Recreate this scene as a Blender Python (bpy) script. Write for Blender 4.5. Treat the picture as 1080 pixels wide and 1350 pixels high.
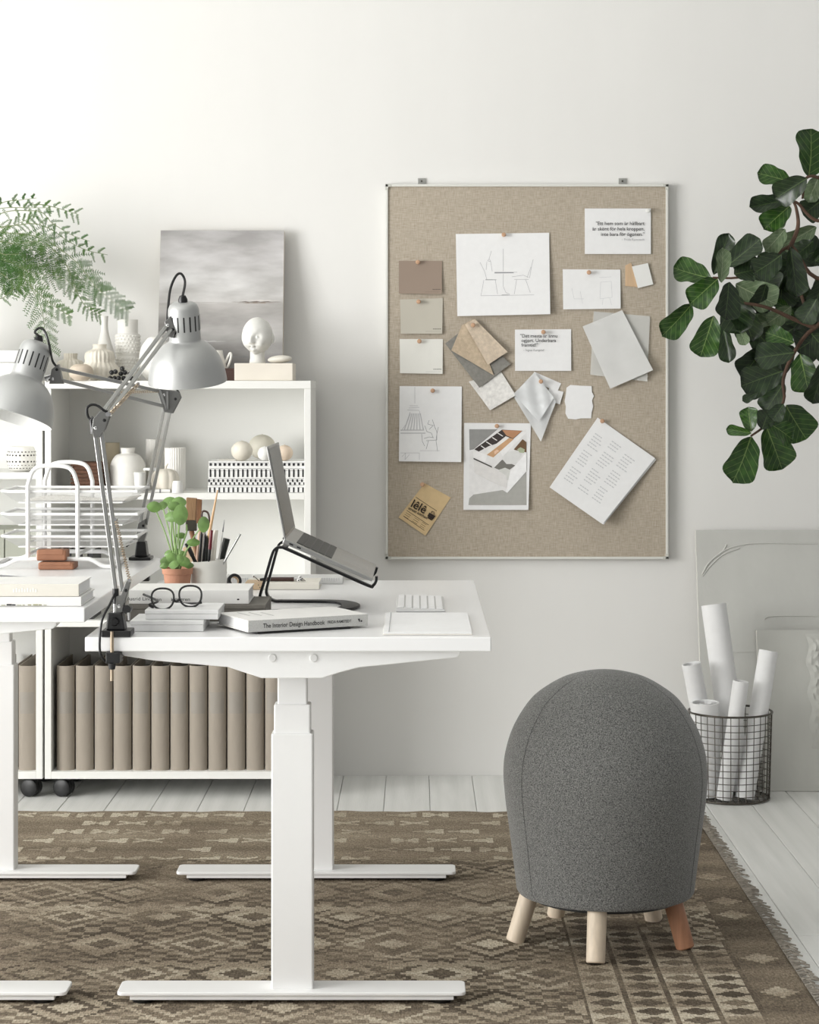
import bpy, bmesh, math, random
import numpy as np
from mathutils import Vector, Matrix, Euler
random.seed(7)
for o in list(bpy.data.objects): bpy.data.objects.remove(o, do_unlink=True)
SC = bpy.context.scene
COL = SC.collection
R = math.radians
# ---------------------------------------------------------------- camera
# level camera with a falling front: optical axis at pixel (548, 510) of 1080 x 1350, focal length 2735 px
F, CX, CY, HC = 2735.0, 548.0, 510.0, 1.2425
cam_d = bpy.data.cameras.new('camera'); cam = bpy.data.objects.new('camera', cam_d); COL.objects.link(cam)
cam_d.sensor_fit = 'HORIZONTAL'; cam_d.sensor_width = 36.0
cam_d.lens = F/1080*36
cam_d.shift_x = (540-CX)/1080; cam_d.shift_y = (CY-675)/1080
cam_d.clip_start = 0.05; cam_d.clip_end = 60
cam.location = (0, 0, HC); cam.rotation_euler = (R(90), 0, 0)
SC.camera = cam
# ---------------------------------------------------------------- world, daylight, exposure
w = bpy.data.worlds.new('overcast'); SC.world = w; w.use_nodes = True
bgn = w.node_tree.nodes['Background']
bgn.inputs[0].default_value = (1.0, 0.995, 0.99, 1); bgn.inputs[1].default_value = 0.36
def area(name, loc, rot, sx, sy, power, col=(1, 1, 1)):
    d = bpy.data.lights.new(name, 'AREA'); d.shape = 'RECTANGLE'; d.size = sx; d.size_y = sy
    d.energy = power; d.color = col
    o = bpy.data.objects.new(name, d); COL.objects.link(o); o.location = loc; o.rotation_euler = rot
    return o
# daylight entering through the tall window in the left wall
area('window_daylight', (-4.52, 2.55, 1.5), (0, R(-90), 0), 1.95, 3.8, 372, (1.0, 0.995, 0.985))
vs = SC.view_settings
vs.view_transform = 'Standard'; vs.look = 'None'; vs.gamma = 1; vs.use_curve_mapping = False
vs.exposure = 0.0

# ---------------------------------------------------------------- helpers
def lin(c):
    c = c/255.0
    return c/12.92 if c <= 0.04045 else ((c+0.055)/1.055)**2.4
def rgb(r, g, b): return (lin(r), lin(g), lin(b), 1)
def S(y, z): return (y-CY)/(HC-z)              # px per metre for a point at height z seen on image row y
def P(px, py, s): return Vector(((px-CX)/s, F/s, HC-(py-CY)/s))
def PX(px, s): return (px-CX)/s
def PZ(py, s): return HC-(py-CY)/s

def mat(name, col, rough=0.5, metal=0.0, spec=0.5, var=0.0, scale=20, bump=0.0, bscale=200, stretch=(1, 1, 1), trans=0.0, alpha=1.0, coat=0, col2=None):
    m = bpy.data.materials.new(name); m.use_nodes = True
    nt = m.node_tree; b = nt.nodes['Principled BSDF']
    b.inputs['Base Color'].default_value = col
    b.inputs['Roughness'].default_value = rough; b.inputs['Metallic'].default_value = metal
    b.inputs['Specular IOR Level'].default_value = spec
    if trans: b.inputs['Transmission Weight'].default_value = trans
    if alpha < 1: b.inputs['Alpha'].default_value = alpha
    if coat: b.inputs['Coat Weight'].default_value = coat
    tc = mp = None
    if var or bump or col2:
        tc = nt.nodes.new('ShaderNodeTexCoord'); mp = nt.nodes.new('ShaderNodeMapping')
        mp.inputs['Scale'].default_value = stretch
        nt.links.new(tc.outputs['Object'], mp.inputs[0])
    if var or col2:
        n = nt.nodes.new('ShaderNodeTexNoise'); n.inputs['Scale'].default_value = scale; n.inputs['Detail'].default_value = 5
        nt.links.new(mp.outputs[0], n.inputs['Vector'])
        r = nt.nodes.new('ShaderNodeValToRGB')
        r.color_ramp.elements[0].position = 0.3; r.color_ramp.elements[1].position = 0.7
        lo = tuple(c*(1-var) for c in col[:3])+(1,); hi = tuple(min(1, c*(1+var)) for c in col[:3])+(1,)
        if col2: lo, hi = col2, col
        r.color_ramp.elements[0].color = lo; r.color_ramp.elements[1].color = hi
        nt.links.new(n.outputs['Fac'], r.inputs[0]); nt.links.new(r.outputs[0], b.inputs['Base Color'])
    if bump:
        n2 = nt.nodes.new('ShaderNodeTexNoise'); n2.inputs['Scale'].default_value = bscale; n2.inputs['Detail'].default_value = 4
        nt.links.new(mp.outputs[0], n2.inputs['Vector'])
        bp = nt.nodes.new('ShaderNodeBump'); bp.inputs['Strength'].default_value = bump; bp.inputs['Distance'].default_value = 0.002
        nt.links.new(n2.outputs['Fac'], bp.inputs['Height']); nt.links.new(bp.outputs[0], b.inputs['Normal'])
    return m

WM = {}
def tag(o, label, cat, group=None, kind=None):
    o['label'] = label; o['category'] = cat
    if group: o['group'] = group
    if kind: o['kind'] = kind
    return o
def thing(name, loc, label, cat, group=None, M=None):
    o = bpy.data.objects.new(name, None); COL.objects.link(o)
    o.empty_display_size = 0.05
    mm = M if M is not None else Matrix.Translation(Vector(loc))
    o.matrix_basis = mm; WM[o.name] = mm.copy()
    return tag(o, label, cat, group)

class MB:
    def __init__(s): s.v = []; s.f = []; s.mi = []
    def add(s, vs_, fs, M=None, mi=0):
        k = len(s.v)
        for p in vs_:
            p = Vector(p); s.v.append(M @ p if M is not None else p)
        for f in fs: s.f.append(tuple(i+k for i in f)); s.mi.append(mi)
        return s
    def box(s, x0, x1, y0, y1, z0, z1, M=None, mi=0):
        return s.add([(x0,y0,z0),(x1,y0,z0),(x1,y1,z0),(x0,y1,z0),(x0,y0,z1),(x1,y0,z1),(x1,y1,z1),(x0,y1,z1)],
                     [(0,3,2,1),(4,5,6,7),(0,1,5,4),(1,2,6,5),(2,3,7,6),(3,0,4,7)], M, mi)
    def prism(s, poly, off, M=None, mi=0):
        n = len(poly); off = Vector(off); a = [Vector(p) for p in poly]; b = [p+off for p in a]
        return s.add(a+b, [tuple(range(n))[::-1], tuple(range(n, 2*n))]+[(i, (i+1) % n, n+(i+1) % n, n+i) for i in range(n)], M, mi)
    def lathe(s, prof, n=32, M=None, rf=None, mi=0, cap=True, a0=0):
        vs_, fs = [], []; m = len(prof)
        for r, z in prof:
            for k in range(n):
                a = a0+2*math.pi*k/n; rr = rf(r, z, a) if rf else r
                vs_.append((rr*math.cos(a), rr*math.sin(a), z))
        for j in range(m-1):
            for k in range(n):
                k2 = (k+1) % n
                fs.append((j*n+k, j*n+k2, (j+1)*n+k2, (j+1)*n+k))
        if cap:
            fs.append(tuple(range(n))[::-1]); fs.append(tuple((m-1)*n+k for k in range(n)))
        return s.add(vs_, fs, M, mi)
    def tube(s, pts, r, n=8, closed=False, mi=0, flat=None, M=None):
        pts = [Vector(p) for p in pts]; m = len(pts)
        rs = r if isinstance(r, (list, tuple)) else [r]*m
        T = []
        for i in range(m):
            a = pts[(i-1) % m] if (closed or i > 0) else pts[i]; b = pts[(i+1) % m] if (closed or i < m-1) else pts[i]
            t = b-a; T.append(t.normalized() if t.length > 1e-9 else Vector((0, 0, 1)))
        up = Vector((0, 0, 1)) if abs(T[0].z) < 0.9 else Vector((0, 1, 0))
        N = (up-T[0]*up.dot(T[0])).normalized(); vs_, fs = [], []
        for i in range(m):
            N = (N-T[i]*N.dot(T[i]))
            N = N.normalized() if N.length > 1e-6 else T[i].orthogonal().normalized()
            B = T[i].cross(N)
            for k in range(n):
                a = 2*math.pi*(k+0.5)/n
                vs_.append(pts[i]+N*(math.cos(a)*rs[i])+B*(math.sin(a)*rs[i]))
        for i in range(m if closed else m-1):
            j = (i+1) % m
            for k in range(n):
                k2 = (k+1) % n; fs.append((i*n+k, i*n+k2, j*n+k2, j*n+k))
        if not closed:
            fs.append(tuple(range(n))[::-1]); fs.append(tuple((m-1)*n+k for k in range(n)))
        return s.add(vs_, fs, M, mi)
    def bar(s, a, b, wx, wy, up=(0, 1, 0), mi=0):          # rectangular bar from a to b
        a, b = Vector(a), Vector(b); t = (b-a).normalized(); u = Vector(up); u = (u-t*u.dot(t)).normalized(); v = t.cross(u)
        q = [u*sx*wx/2+v*sy*wy/2 for sx, sy in ((-1, -1), (1, -1), (1, 1), (-1, 1))]
        return s.add([a+p for p in q]+[b+p for p in q], [(3,2,1,0),(4,5,6,7),(0,1,5,4),(1,2,6,5),(2,3,7,6),(3,0,4,7)], None, mi)
    def ball(s, c, r, n=16, m=10, sc=(1, 1, 1), M=None, mi=0):
        prof = [(max(1e-5, math.sin(math.pi*j/m))*1.0, -math.cos(math.pi*j/m)) for j in range(m+1)]
        T = Matrix.Translation(Vector(c)) @ (M if M is not None else Matrix()) @ Matrix.Diagonal((r*sc[0], r*sc[1], r*sc[2], 1))
        return s.lathe(prof, n, T, mi=mi, cap=False)
    def grid(s, fn, nu, nv, mi=0):
        vs_ = [fn(i/nu, j/nv) for j in range(nv+1) for i in range(nu+1)]
        return s.add(vs_, [(j*(nu+1)+i, j*(nu+1)+i+1, (j+1)*(nu+1)+i+1, (j+1)*(nu+1)+i) for j in range(nv) for i in range(nu)], None, mi)
    def sheet(s, fn, nu, nv, th, nrm=(0, -1, 0), mi=0):
        # thin sheet with its own crisp rim: front and back grids plus a separate edge strip
        nrm = Vector(nrm)*th/2
        s.grid(lambda u, v: Vector(fn(u, v))+nrm, nu, nv, mi)
        s.grid(lambda u, v: Vector(fn(1-u, v))-nrm, nu, nv, mi)
        ed = [(i/nu, 0) for i in range(nu)]+[(1, j/nv) for j in range(nv)]+[(1-i/nu, 1) for i in range(nu)]+[(0, 1-j/nv) for j in range(nv)]
        a = [Vector(fn(*e))+nrm for e in ed]; b = [Vector(fn(*e))-nrm for e in ed]; n = len(ed)
        return s.add(a+b, [(i, (i+1) % n, n+(i+1) % n, n+i) for i in range(n)], None, mi)
    def build(s, name, m, parent=None, origin=None, smooth=False, bevel=0, seg=2, angle=35, solid=0, sub=0):
        me = bpy.data.meshes.new(name)
        base = WM[parent.name] if parent is not None else Matrix.Translation(Vector(origin or (0, 0, 0)))
        inv = base.inverted()
        me.from_pydata([inv @ p for p in s.v], [], s.f)
        for k in (m if isinstance(m, (list, tuple)) else [m]): me.materials.append(k)
        if any(s.mi): me.polygons.foreach_set('material_index', s.mi)
        me.update()
        if smooth:
            me.polygons.foreach_set('use_smooth', [True]*len(me.polygons))
            me.set_sharp_from_angle(angle=R(angle))
        o = bpy.data.objects.new(name, me); COL.objects.link(o)
        if parent is not None: o.parent = parent; WM[o.name] = base.copy()
        else: o.matrix_basis = base; WM[o.name] = base.copy()
        if solid:
            d = o.modifiers.new('solid', 'SOLIDIFY'); d.thickness = solid; d.offset = 0
        if bevel:
            d = o.modifiers.new('bevel', 'BEVEL'); d.width = bevel; d.segments = seg; d.limit_method = 'ANGLE'; d.angle_limit = R(40)
        if sub:
            d = o.modifiers.new('sub', 'SUBSURF'); d.levels = sub; d.render_levels = sub
        return o

def dup(root, M, label=None, group=None):
    r = root.copy(); COL.objects.link(r); r.matrix_basis = M
    if label: r['label'] = label
    if group: r['group'] = group
    for ch in list(root.children):
        c = ch.copy(); COL.objects.link(c); c.parent = r
        for g in list(ch.children):
            d = g.copy(); COL.objects.link(d); d.parent = c
    return r

ORD = ['first', 'second', 'third', 'fourth', 'fifth', 'sixth', 'seventh', 'eighth', 'ninth', 'tenth', 'eleventh', 'twelfth']
def bez(pts, n=24):                       # smooth curve through points (Catmull-Rom)
    pts = [Vector(p) for p in pts]; out = []
    q = [pts[0]*2-pts[1]]+pts+[pts[-1]*2-pts[-2]]
    k = max(2, n//(len(pts)-1))
    for i in range(1, len(q)-2):
        for j in range(k):
            t = j/k
            out.append(0.5*((2*q[i])+(q[i+1]-q[i-1])*t+(2*q[i-1]-5*q[i]+4*q[i+1]-q[i+2])*t*t+(3*q[i]-q[i-1]-3*q[i+1]+q[i+2])*t**3))
    out.append(pts[-1]); return out

_txt = []
def text(string, size, m, M, parent, align='LEFT', bold=0.0, name='lettering', sx=1.0, line=1.0):
    c = bpy.data.curves.new('t', 'FONT'); c.body = string; c.size = size; c.align_x = align; c.offset = bold*size
    c.space_line = line; c.resolution_u = 3
    o = bpy.data.objects.new('t', c); COL.objects.link(o)
    dg = bpy.context.evaluated_depsgraph_get(); dg.update()
    me = bpy.data.meshes.new_from_object(o.evaluated_get(dg)); bpy.data.objects.remove(o)
    me.transform(WM[parent.name].inverted() @ M @ Matrix.Diagonal((sx, 1, 1, 1)))
    me.materials.clear(); me.materials.append(m)
    q = bpy.data.objects.new(name, me); COL.objects.link(q); q.parent = parent; WM[q.name] = WM[parent.name].copy()
    return q
RX90 = Matrix.Rotation(R(90), 4, 'X')      # text in the X-Z plane facing the camera side
def Mloc(x, y, z, rz=0): return Matrix.Translation((x, y, z)) @ Matrix.Rotation(rz, 4, 'Z')

# ---------------------------------------------------------------- materials
WHITE = mat('white_paint', rgb(238, 238, 236), 0.38)
WHITE_MATT = mat('white_matt', rgb(236, 236, 233), 0.6, var=0.02)
DESKW = mat('desk_white', rgb(242, 242, 242), 0.28)
METALW = mat('white_powder_coat', rgb(240, 240, 239), 0.42)
CERAM = mat('white_ceramic', rgb(234, 232, 226), 0.45, var=0.03, scale=30)
CERAM2 = mat('cream_ceramic', rgb(222, 216, 203), 0.6, var=0.06, scale=25)
PAPER = mat('paper', rgb(238, 238, 238), 0.75, var=0.015, scale=60)
PAPERW = mat('warm_paper', rgb(232, 229, 222), 0.75, var=0.03, scale=40)
BLACK = mat('black_plastic', rgb(22, 22, 23), 0.4)
BLACKM = mat('black_metal', rgb(26, 26, 27), 0.35, metal=0.3)
INK = mat('ink', rgb(28, 28, 30), 0.8)
PENCIL = mat('pencil_line', rgb(176, 176, 179), 0.9)
PENCILD = mat('dark_pencil_line', rgb(128, 128, 131), 0.9)
ALU = mat('aluminium', rgb(176, 176, 174), 0.30, metal=1.0, var=0.03)
LAMPG = mat('silver_lacquer', rgb(178, 179, 178), 0.42, metal=0.55)
LAMPIN = mat('lamp_inside', rgb(225, 225, 222), 0.4)
CHROME = mat('chrome', rgb(215, 215, 215), 0.18, metal=1.0)
BRASS = mat('brass_bolt', rgb(178, 162, 142), 0.3, metal=1.0)
STEELD = mat('dark_steel', rgb(92, 88, 82), 0.4, metal=0.9)
BIRCH = mat('birch', rgb(224, 208, 186), 0.5, var=0.08, scale=14, stretch=(8, 8, 0.6))
BIRCHR = mat('red_alder', rgb(172, 124, 94), 0.5, var=0.12, scale=14, stretch=(8, 8, 0.6))
WOODB = mat('brown_wood', rgb(128, 90, 62), 0.6, var=0.3, scale=20, stretch=(6, 6, 0.7))
GREYF = mat('grey_cover', rgb(118, 114, 107), 0.7, var=0.06, scale=60)
TAN = mat('tan_board', rgb(196, 172, 142), 0.7, var=0.06)
TERRA = mat('terracotta', rgb(190, 138, 112), 0.8, var=0.1, scale=18, bump=0.2)
SOIL = mat('soil', rgb(48, 36, 28), 0.95, var=0.5, scale=80, bump=0.6)
LEATHER = mat('tan_leather', rgb(150, 104, 78), 0.6, var=0.1, scale=40, bump=0.2)
LEATHERD = mat('dark_leather', rgb(66, 44, 38), 0.5, var=0.1)
MARBLE = mat('marbled_cover', rgb(240, 240, 239), 0.4, col2=rgb(222, 222, 222), scale=18, stretch=(1, 1.6, 1))
PLASTER = mat('plaster', rgb(226, 225, 220), 0.7, var=0.05, scale=30, bump=0.15, bscale=120)
STONE = mat('pebble', rgb(226, 222, 212), 0.6, var=0.05)
# ================================================================ the room
WY = F/412.0                                  # back wall plane
m_wall = mat('wall_plaster', rgb(233, 232, 229), 0.75, var=0.012, scale=3, bump=0.12, bscale=14, stretch=(1.6, 1, 0.25))
m_ceil = mat('ceiling_paint', rgb(235, 235, 233), 0.8)
m_plank = mat('painted_boards', rgb(236, 236, 233), 0.38, col2=rgb(220, 221, 217), scale=5, stretch=(6, 0.7, 1), bump=0.25, bscale=60)
m_gap = mat('floor_gap', rgb(150, 149, 144), 0.9)
XL, XR, YF, ZC = -4.4, 2.9, -1.4, 3.5
def struct(mb, name, m, label, cat, origin=(0, 0, 0), **k):
    return tag(mb.build(name, m, origin=origin, **k), label, cat, kind='structure')
struct(MB().box(XL-0.12, XR, WY, WY+0.12, -0.03, ZC), 'wall_back', m_wall, 'bare white plastered wall behind the pinboard', 'wall', (0, WY, 0))
wl = MB()
y0, y1, z0, z1 = 0.6, 4.5, 0.5, 2.5
wl.box(XL-0.12, XL, YF, y0, -0.03, ZC); wl.box(XL-0.12, XL, y1, WY, -0.03, ZC)
wl.box(XL-0.12, XL, y0, y1, -0.03, z0); wl.box(XL-0.12, XL, y0, y1, z1, ZC)
struct(wl, 'wall_left', m_wall, 'white wall with the tall studio window', 'wall', (XL, 3, 0))
win = MB()
for yy in (y0+0.03, (y0*2+y1)/3, (y0+2*y1)/3, y1-0.03): win.box(XL-0.09, XL-0.04, yy-0.03, yy+0.03, z0, z1)
for zz in (z0+0.03, 1.75, z1-0.03): win.box(XL-0.088, XL-0.042, y0, y1, zz-0.03, zz+0.03)
struct(win, 'window_1', WHITE, 'white glazing bars of the tall studio window', 'window', (XL, 3, z0))
struct(MB().box(XL-0.12, XR, YF, WY+0.12, ZC, ZC+0.1), 'ceiling', m_ceil, 'white painted ceiling of the studio', 'ceiling', (0, 3, ZC))
fl = struct(MB().box(XL-0.12, XR, YF, WY, -0.05, -0.014), 'floor', m_gap, 'white painted plank floor', 'floor', (0, 3, -0.05))
pw = 0.1368; k0 = -28
pm = None
for k in range(k0, 28):
    xa = -0.777+k*pw
    if xa+pw > XR or xa < XL: continue
    cut = 2.0+((k*7919) % 13)/13*3.2
    for a, b in ((YF, cut), (cut, WY)):
        L = b-a-0.002
        if pm is None:
            o = MB().box(0, pw-0.0014, 0, 1, -0.0135, 0).build('floor_plank', m_plank, fl, bevel=0.0016)
            pm = o.data
            inv = WM[fl.name].inverted()
            for v in pm.vertices: v.co = (WM[fl.name] @ v.co)
        else:
            o = bpy.data.objects.new('floor_plank', pm); COL.objects.link(o); o.parent = fl
            d = o.modifiers.new('bevel', 'BEVEL'); d.width = 0.0016; d.segments = 1; d.limit_method = 'ANGLE'
        o.matrix_basis = WM[fl.name].inverted() @ Matrix.Translation((xa, a, random.uniform(-0.0006, 0))) @ Matrix.Diagonal((1, L, 1, 1))

# ---------------------------------------------------------------- kilim rug
RXL, RXR, RYF, RYB, RZ = -1.72, 0.81, 3.55, 6.05, 0.0066
def rug():
    c = 0.0058
    nx = int((RXR-RXL)/c); ny = int((RYB-RYF)/c)
    X = RXL+(np.arange(nx)+0.5)*c; Y = RYF+(np.arange(ny)+0.5)*c
    GX, GY = np.meshgrid(X, Y)
    U = RXR-GX; V = RYB-GY                        # from the right edge, from the back edge
    pal = np.array([[lin(a), lin(b), lin(d)] for a, b, d in
          [(82, 74, 64), (104, 94, 81), (130, 118, 102), (151, 139, 121), (176, 165, 146), (200, 191, 172)]])
    rng = np.random.RandomState(3)
    Hh = rng.rand(97, 89)
    def hsh(i, j, k=0): return Hh[(i*13+j*7+k*31) % 97, (j*17+i*5+k*11) % 89]
    idx = np.full(GX.shape, 2.0)
    st = 0.0116
    q = lambda a: np.floor(a/st+0.5)*st
    # main field: nested diamonds on a lattice with serrated bands
    W, Hg = 0.215, 0.235
    row = np.floor((V-0.62)/Hg).astype(int)
    xx = U+np.where(row % 2 == 0, 0, W/2)
    colm = np.floor(xx/W).astype(int)
    dx = np.abs(xx-(colm+0.5)*W); dy = np.abs(V-0.62-(row+0.5)*Hg)
    h = hsh(colm, row); h2 = hsh(colm, row, 1); h3 = hsh(colm, row, 2)
    d = q(dx)/(W/2)+q(dy)/(Hg/2)
    ser = ((np.floor(xx/0.0348).astype(int)+np.floor(V/0.0232).astype(int)) % 2)
    g = 1.6+1.2*h
    idx = g+0.0*d
    idx = np.where(d > 1.02, np.where(ser == 0, 3.3, 1.3)+0.6*(h3-0.5), idx)
    idx = np.where((d <= 1.02) & (d > 0.84), np.where(h2 > 0.4, 0.6, 3.9), idx)
    idx = np.where((d <= 0.84) & (d > 0.58), np.where(h2 > 0.4, 3.4, 1.6), idx)
    idx = np.where((d <= 0.58) & (d > 0.34), np.where(h3 > 0.5, 1.0, 4.0), idx)
    idx = np.where((d <= 0.34), np.where(h3 > 0.5, 4.2, 0.9), idx)
    # serrated horizontal bands
    band = np.floor((V-0.62)/0.47).astype(int); bv = (V-0.62)-band*0.47
    zig = np.abs(((U+0.5*W)/0.107) % 1-0.5)*0.06
    inb = (q(bv-zig) > 0.02) & (q(bv-zig) < 0.05)
    idx = np.where(inb, np.where(hsh(band, band) > 0.5, 0.9, 3.6), idx)
    # right-hand border panel: ladders of dark lozenges on light ground
    bu = U-0.12
    pc = np.floor(bu/0.088).astype(int); pu = bu-(pc+0.5)*0.088
    pr = np.floor(V/0.058).astype(int); pv = V-(pr+0.5)*0.058
    dd = np.abs(pu)/0.040+np.abs(pv)/0.0265
    lad = np.where(dd < 0.95, np.where(hsh(pc, pr) > 0.25, 0.5, 1.6), np.where(hsh(pc, pr, 3) > 0.45, 3.9, 2.6))
    lad = np.where(np.abs(np.abs(pu)-0.044) < 0.006, 1.0, lad)
    inl = (U > 0.12) & (U < 0.12+0.088*4) & (V > 1.15+0.3*hsh(pc, pc*0+4))
    idx = np.where(inl, lad, idx)
    # back border: plain taupe with rows of light bow ties, arrows and bars
    rr = np.floor(V/0.112).astype(int); rv = np.abs(V-(rr+0.5)*0.112)
    cw = 0.10
    cc = np.floor((U+rr*0.037)/cw).astype(int); cu = (U+rr*0.037)-(cc+0.5)*cw
    hb = hsh(cc, rr, 5); hk = hsh(cc, rr, 6)
    bow = (np.abs(cu) < 0.038) & (q(rv) < 0.008+np.abs(q(cu))*0.72)
    arr = (np.abs(cu) < 0.042) & (q(rv) < (0.042-cu)*0.36)
    cross = (np.abs(cu) < 0.042) & (np.abs(rv-np.abs(cu)*0.55) < 0.009)
    mot = np.where(hk < 0.42, bow, np.where(hk < 0.72, arr, cross))
    brd = 2.35+0.35*hsh(cc, rr, 8)
    brd = np.where(mot & (hb > 0.25), 3.3+1.9*hb, brd)
    idx = np.where(V < 0.62, brd, idx)
    # right selvedge border
    sel = 1.5+0.0*U
    srow = np.floor(V/0.125).astype(int); sv = np.abs(V-(srow+0.5)*0.125)
    sd = np.abs(q(U-0.065))/0.04+q(sv)/0.04
    sel = np.where((sd < 1) & (hsh(srow, srow, 9) > 0.45), 3.6, sel)
    idx = np.where(U < 0.12, sel, idx)
    # woven striation (abrash): weft colour drifts row by row
    ab = 0.30*np.sin(V*23.0)+0.25*np.sin(V*57.0+1.3)
    def blot(n):                                  # soft patches of wear
        g0 = rng.rand(n+2, n+2); yi = np.linspace(0, n, idx.shape[0]); xi = np.linspace(0, n, idx.shape[1])
        y0_, x0_ = yi.astype(int), xi.astype(int); fy, fx = (yi-y0_)[:, None], (xi-x0_)[None, :]
        return (g0[y0_][:, x0_]*(1-fy)*(1-fx)+g0[y0_+1][:, x0_]*fy*(1-fx)+g0[y0_][:, x0_+1]*(1-fy)*fx+g0[y0_+1][:, x0_+1]*fy*fx)-0.5
    wear = np.clip(0.68+1.0*blot(16)+0.6*blot(40)+0.12*(V-0.6), 0.25, 1.1)
    wear = np.where(V < 0.62, np.clip(wear+0.35, 0, 1.05), wear)
    idx = 2.1+(idx-2.1)*wear+ab+0.9*blot(9)+0.5*blot(30)+0.9*(rng.rand(*idx.shape)-0.5)
    idx = np.clip(idx, 0, 4.999); i0 = idx.astype(int); t = (idx-i0)[..., None]
    colr = pal[i0]*(1-t)+pal[i0+1]*t
    vx = RXL+np.arange(nx+1)*c; vy = RYF+np.arange(ny+1)*c
    VX, VY = np.meshgrid(vx, vy)
    VZ = RZ-0.0008+0.0004*np.sin(VX*9)*np.sin(VY*7)
    edge = np.clip((VY-(RYB-0.12))/0.12, 0, 1)
    VY = VY+edge*(0.006*np.sin(VX*21)+0.004*np.sin(VX*53))
    VZ[0, :] = 0.0005; VZ[-1, :] = 0.0005; VZ[:, 0] = 0.0005; VZ[:, -1] = 0.0005
    co = np.stack([VX-0.0, VY-4.8, VZ], -1).reshape(-1, 3)
    a = (np.arange(ny)[:, None]*(nx+1)+np.arange(nx)[None, :]).reshape(-1)
    quads = np.stack([a, a+1, a+nx+2, a+nx+1], -1)
    me = bpy.data.meshes.new('rug')
    me.vertices.add(len(co)); me.vertices.foreach_set('co', co.ravel())
    me.loops.add(quads.size); me.loops.foreach_set('vertex_index', quads.ravel())
    me.polygons.add(len(quads)); me.polygons.foreach_set('loop_start', np.arange(len(quads))*4)
    me.update(calc_edges=True)
    at = me.color_attributes.new('weave', 'FLOAT_COLOR', 'CORNER')
    rgba = np.concatenate([colr.reshape(-1, 3), np.ones((nx*ny, 1))], 1)
    at.data.foreach_set('color', np.repeat(rgba, 4, 0).astype(np.float32).ravel())
    m = bpy.data.materials.new('kilim_wool'); m.use_nodes = True; nt = m.node_tree; b = nt.nodes['Principled BSDF']
    b.inputs['Roughness'].default_value = 0.95; b.inputs['Specular IOR Level'].default_value = 0.1
    an = nt.nodes.new('ShaderNodeAttribute'); an.attribute_name = 'weave'
    tc = nt.nodes.new('ShaderNodeTexCoord'); mp = nt.nodes.new('ShaderNodeMapping'); mp.inputs['Scale'].default_value = (260, 90, 1)
    n = nt.nodes.new('ShaderNodeTexNoise'); n.inputs['Scale'].default_value = 1; n.inputs['Detail'].default_value = 3
    nt.links.new(tc.outputs['Object'], mp.inputs[0]); nt.links.new(mp.outputs[0], n.inputs['Vector'])
    mr = nt.nodes.new('ShaderNodeMapRange'); mr.inputs[1].default_value = 0.25; mr.inputs[2].default_value = 0.75; mr.inputs[3].default_value = 0.55; mr.inputs[4].default_value = 1.4
    nt.links.new(n.outputs['Fac'], mr.inputs[0])
    mx = nt.nodes.new('ShaderNodeMix'); mx.data_type = 'RGBA'; mx.blend_type = 'MULTIPLY'; mx.inputs[0].default_value = 1
    nt.links.new(an.outputs['Color'], mx.inputs[6]); nt.links.new(mr.outputs[0], mx.inputs[7]); nt.links.new(mx.outputs[2], b.inputs['Base Color'])
    bp = nt.nodes.new('ShaderNodeBump'); bp.inputs['Strength'].default_value = 0.5; bp.inputs['Distance'].default_value = 0.003
    nt.links.new(n.outputs['Fac'], bp.inputs['Height']); nt.links.new(bp.outputs[0], b.inputs['Normal'])
    me.materials.append(m)
    root = thing('kilim_rug', (0, 4.8, 0), 'flat woven brown and beige kilim rug with diamonds under the desks', 'rug')
    o = bpy.data.objects.new('woven_field', me); COL.objects.link(o); o.parent = root
    fr = MB()
    for i in range(330):
        y = RYF+(RYB-RYF)*i/330+random.uniform(-.003, .003); L = random.uniform(0.018, 0.04)
        a = Vector((RXR-0.004, y, 0.006)); b2 = a+Vector((L*0.5, random.uniform(-.01, .01), 0.001)); c2 = a+Vector((L, random.uniform(-.016, .016), -0.003))
        fr.tube([a, b2, c2], 0.0019, 4)
    f = fr.build('fringe', mat('fringe_wool', rgb(150, 143, 132), 0.95, var=0.25, scale=90), root); f['kind'] = 'stuff'
rug()
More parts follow.
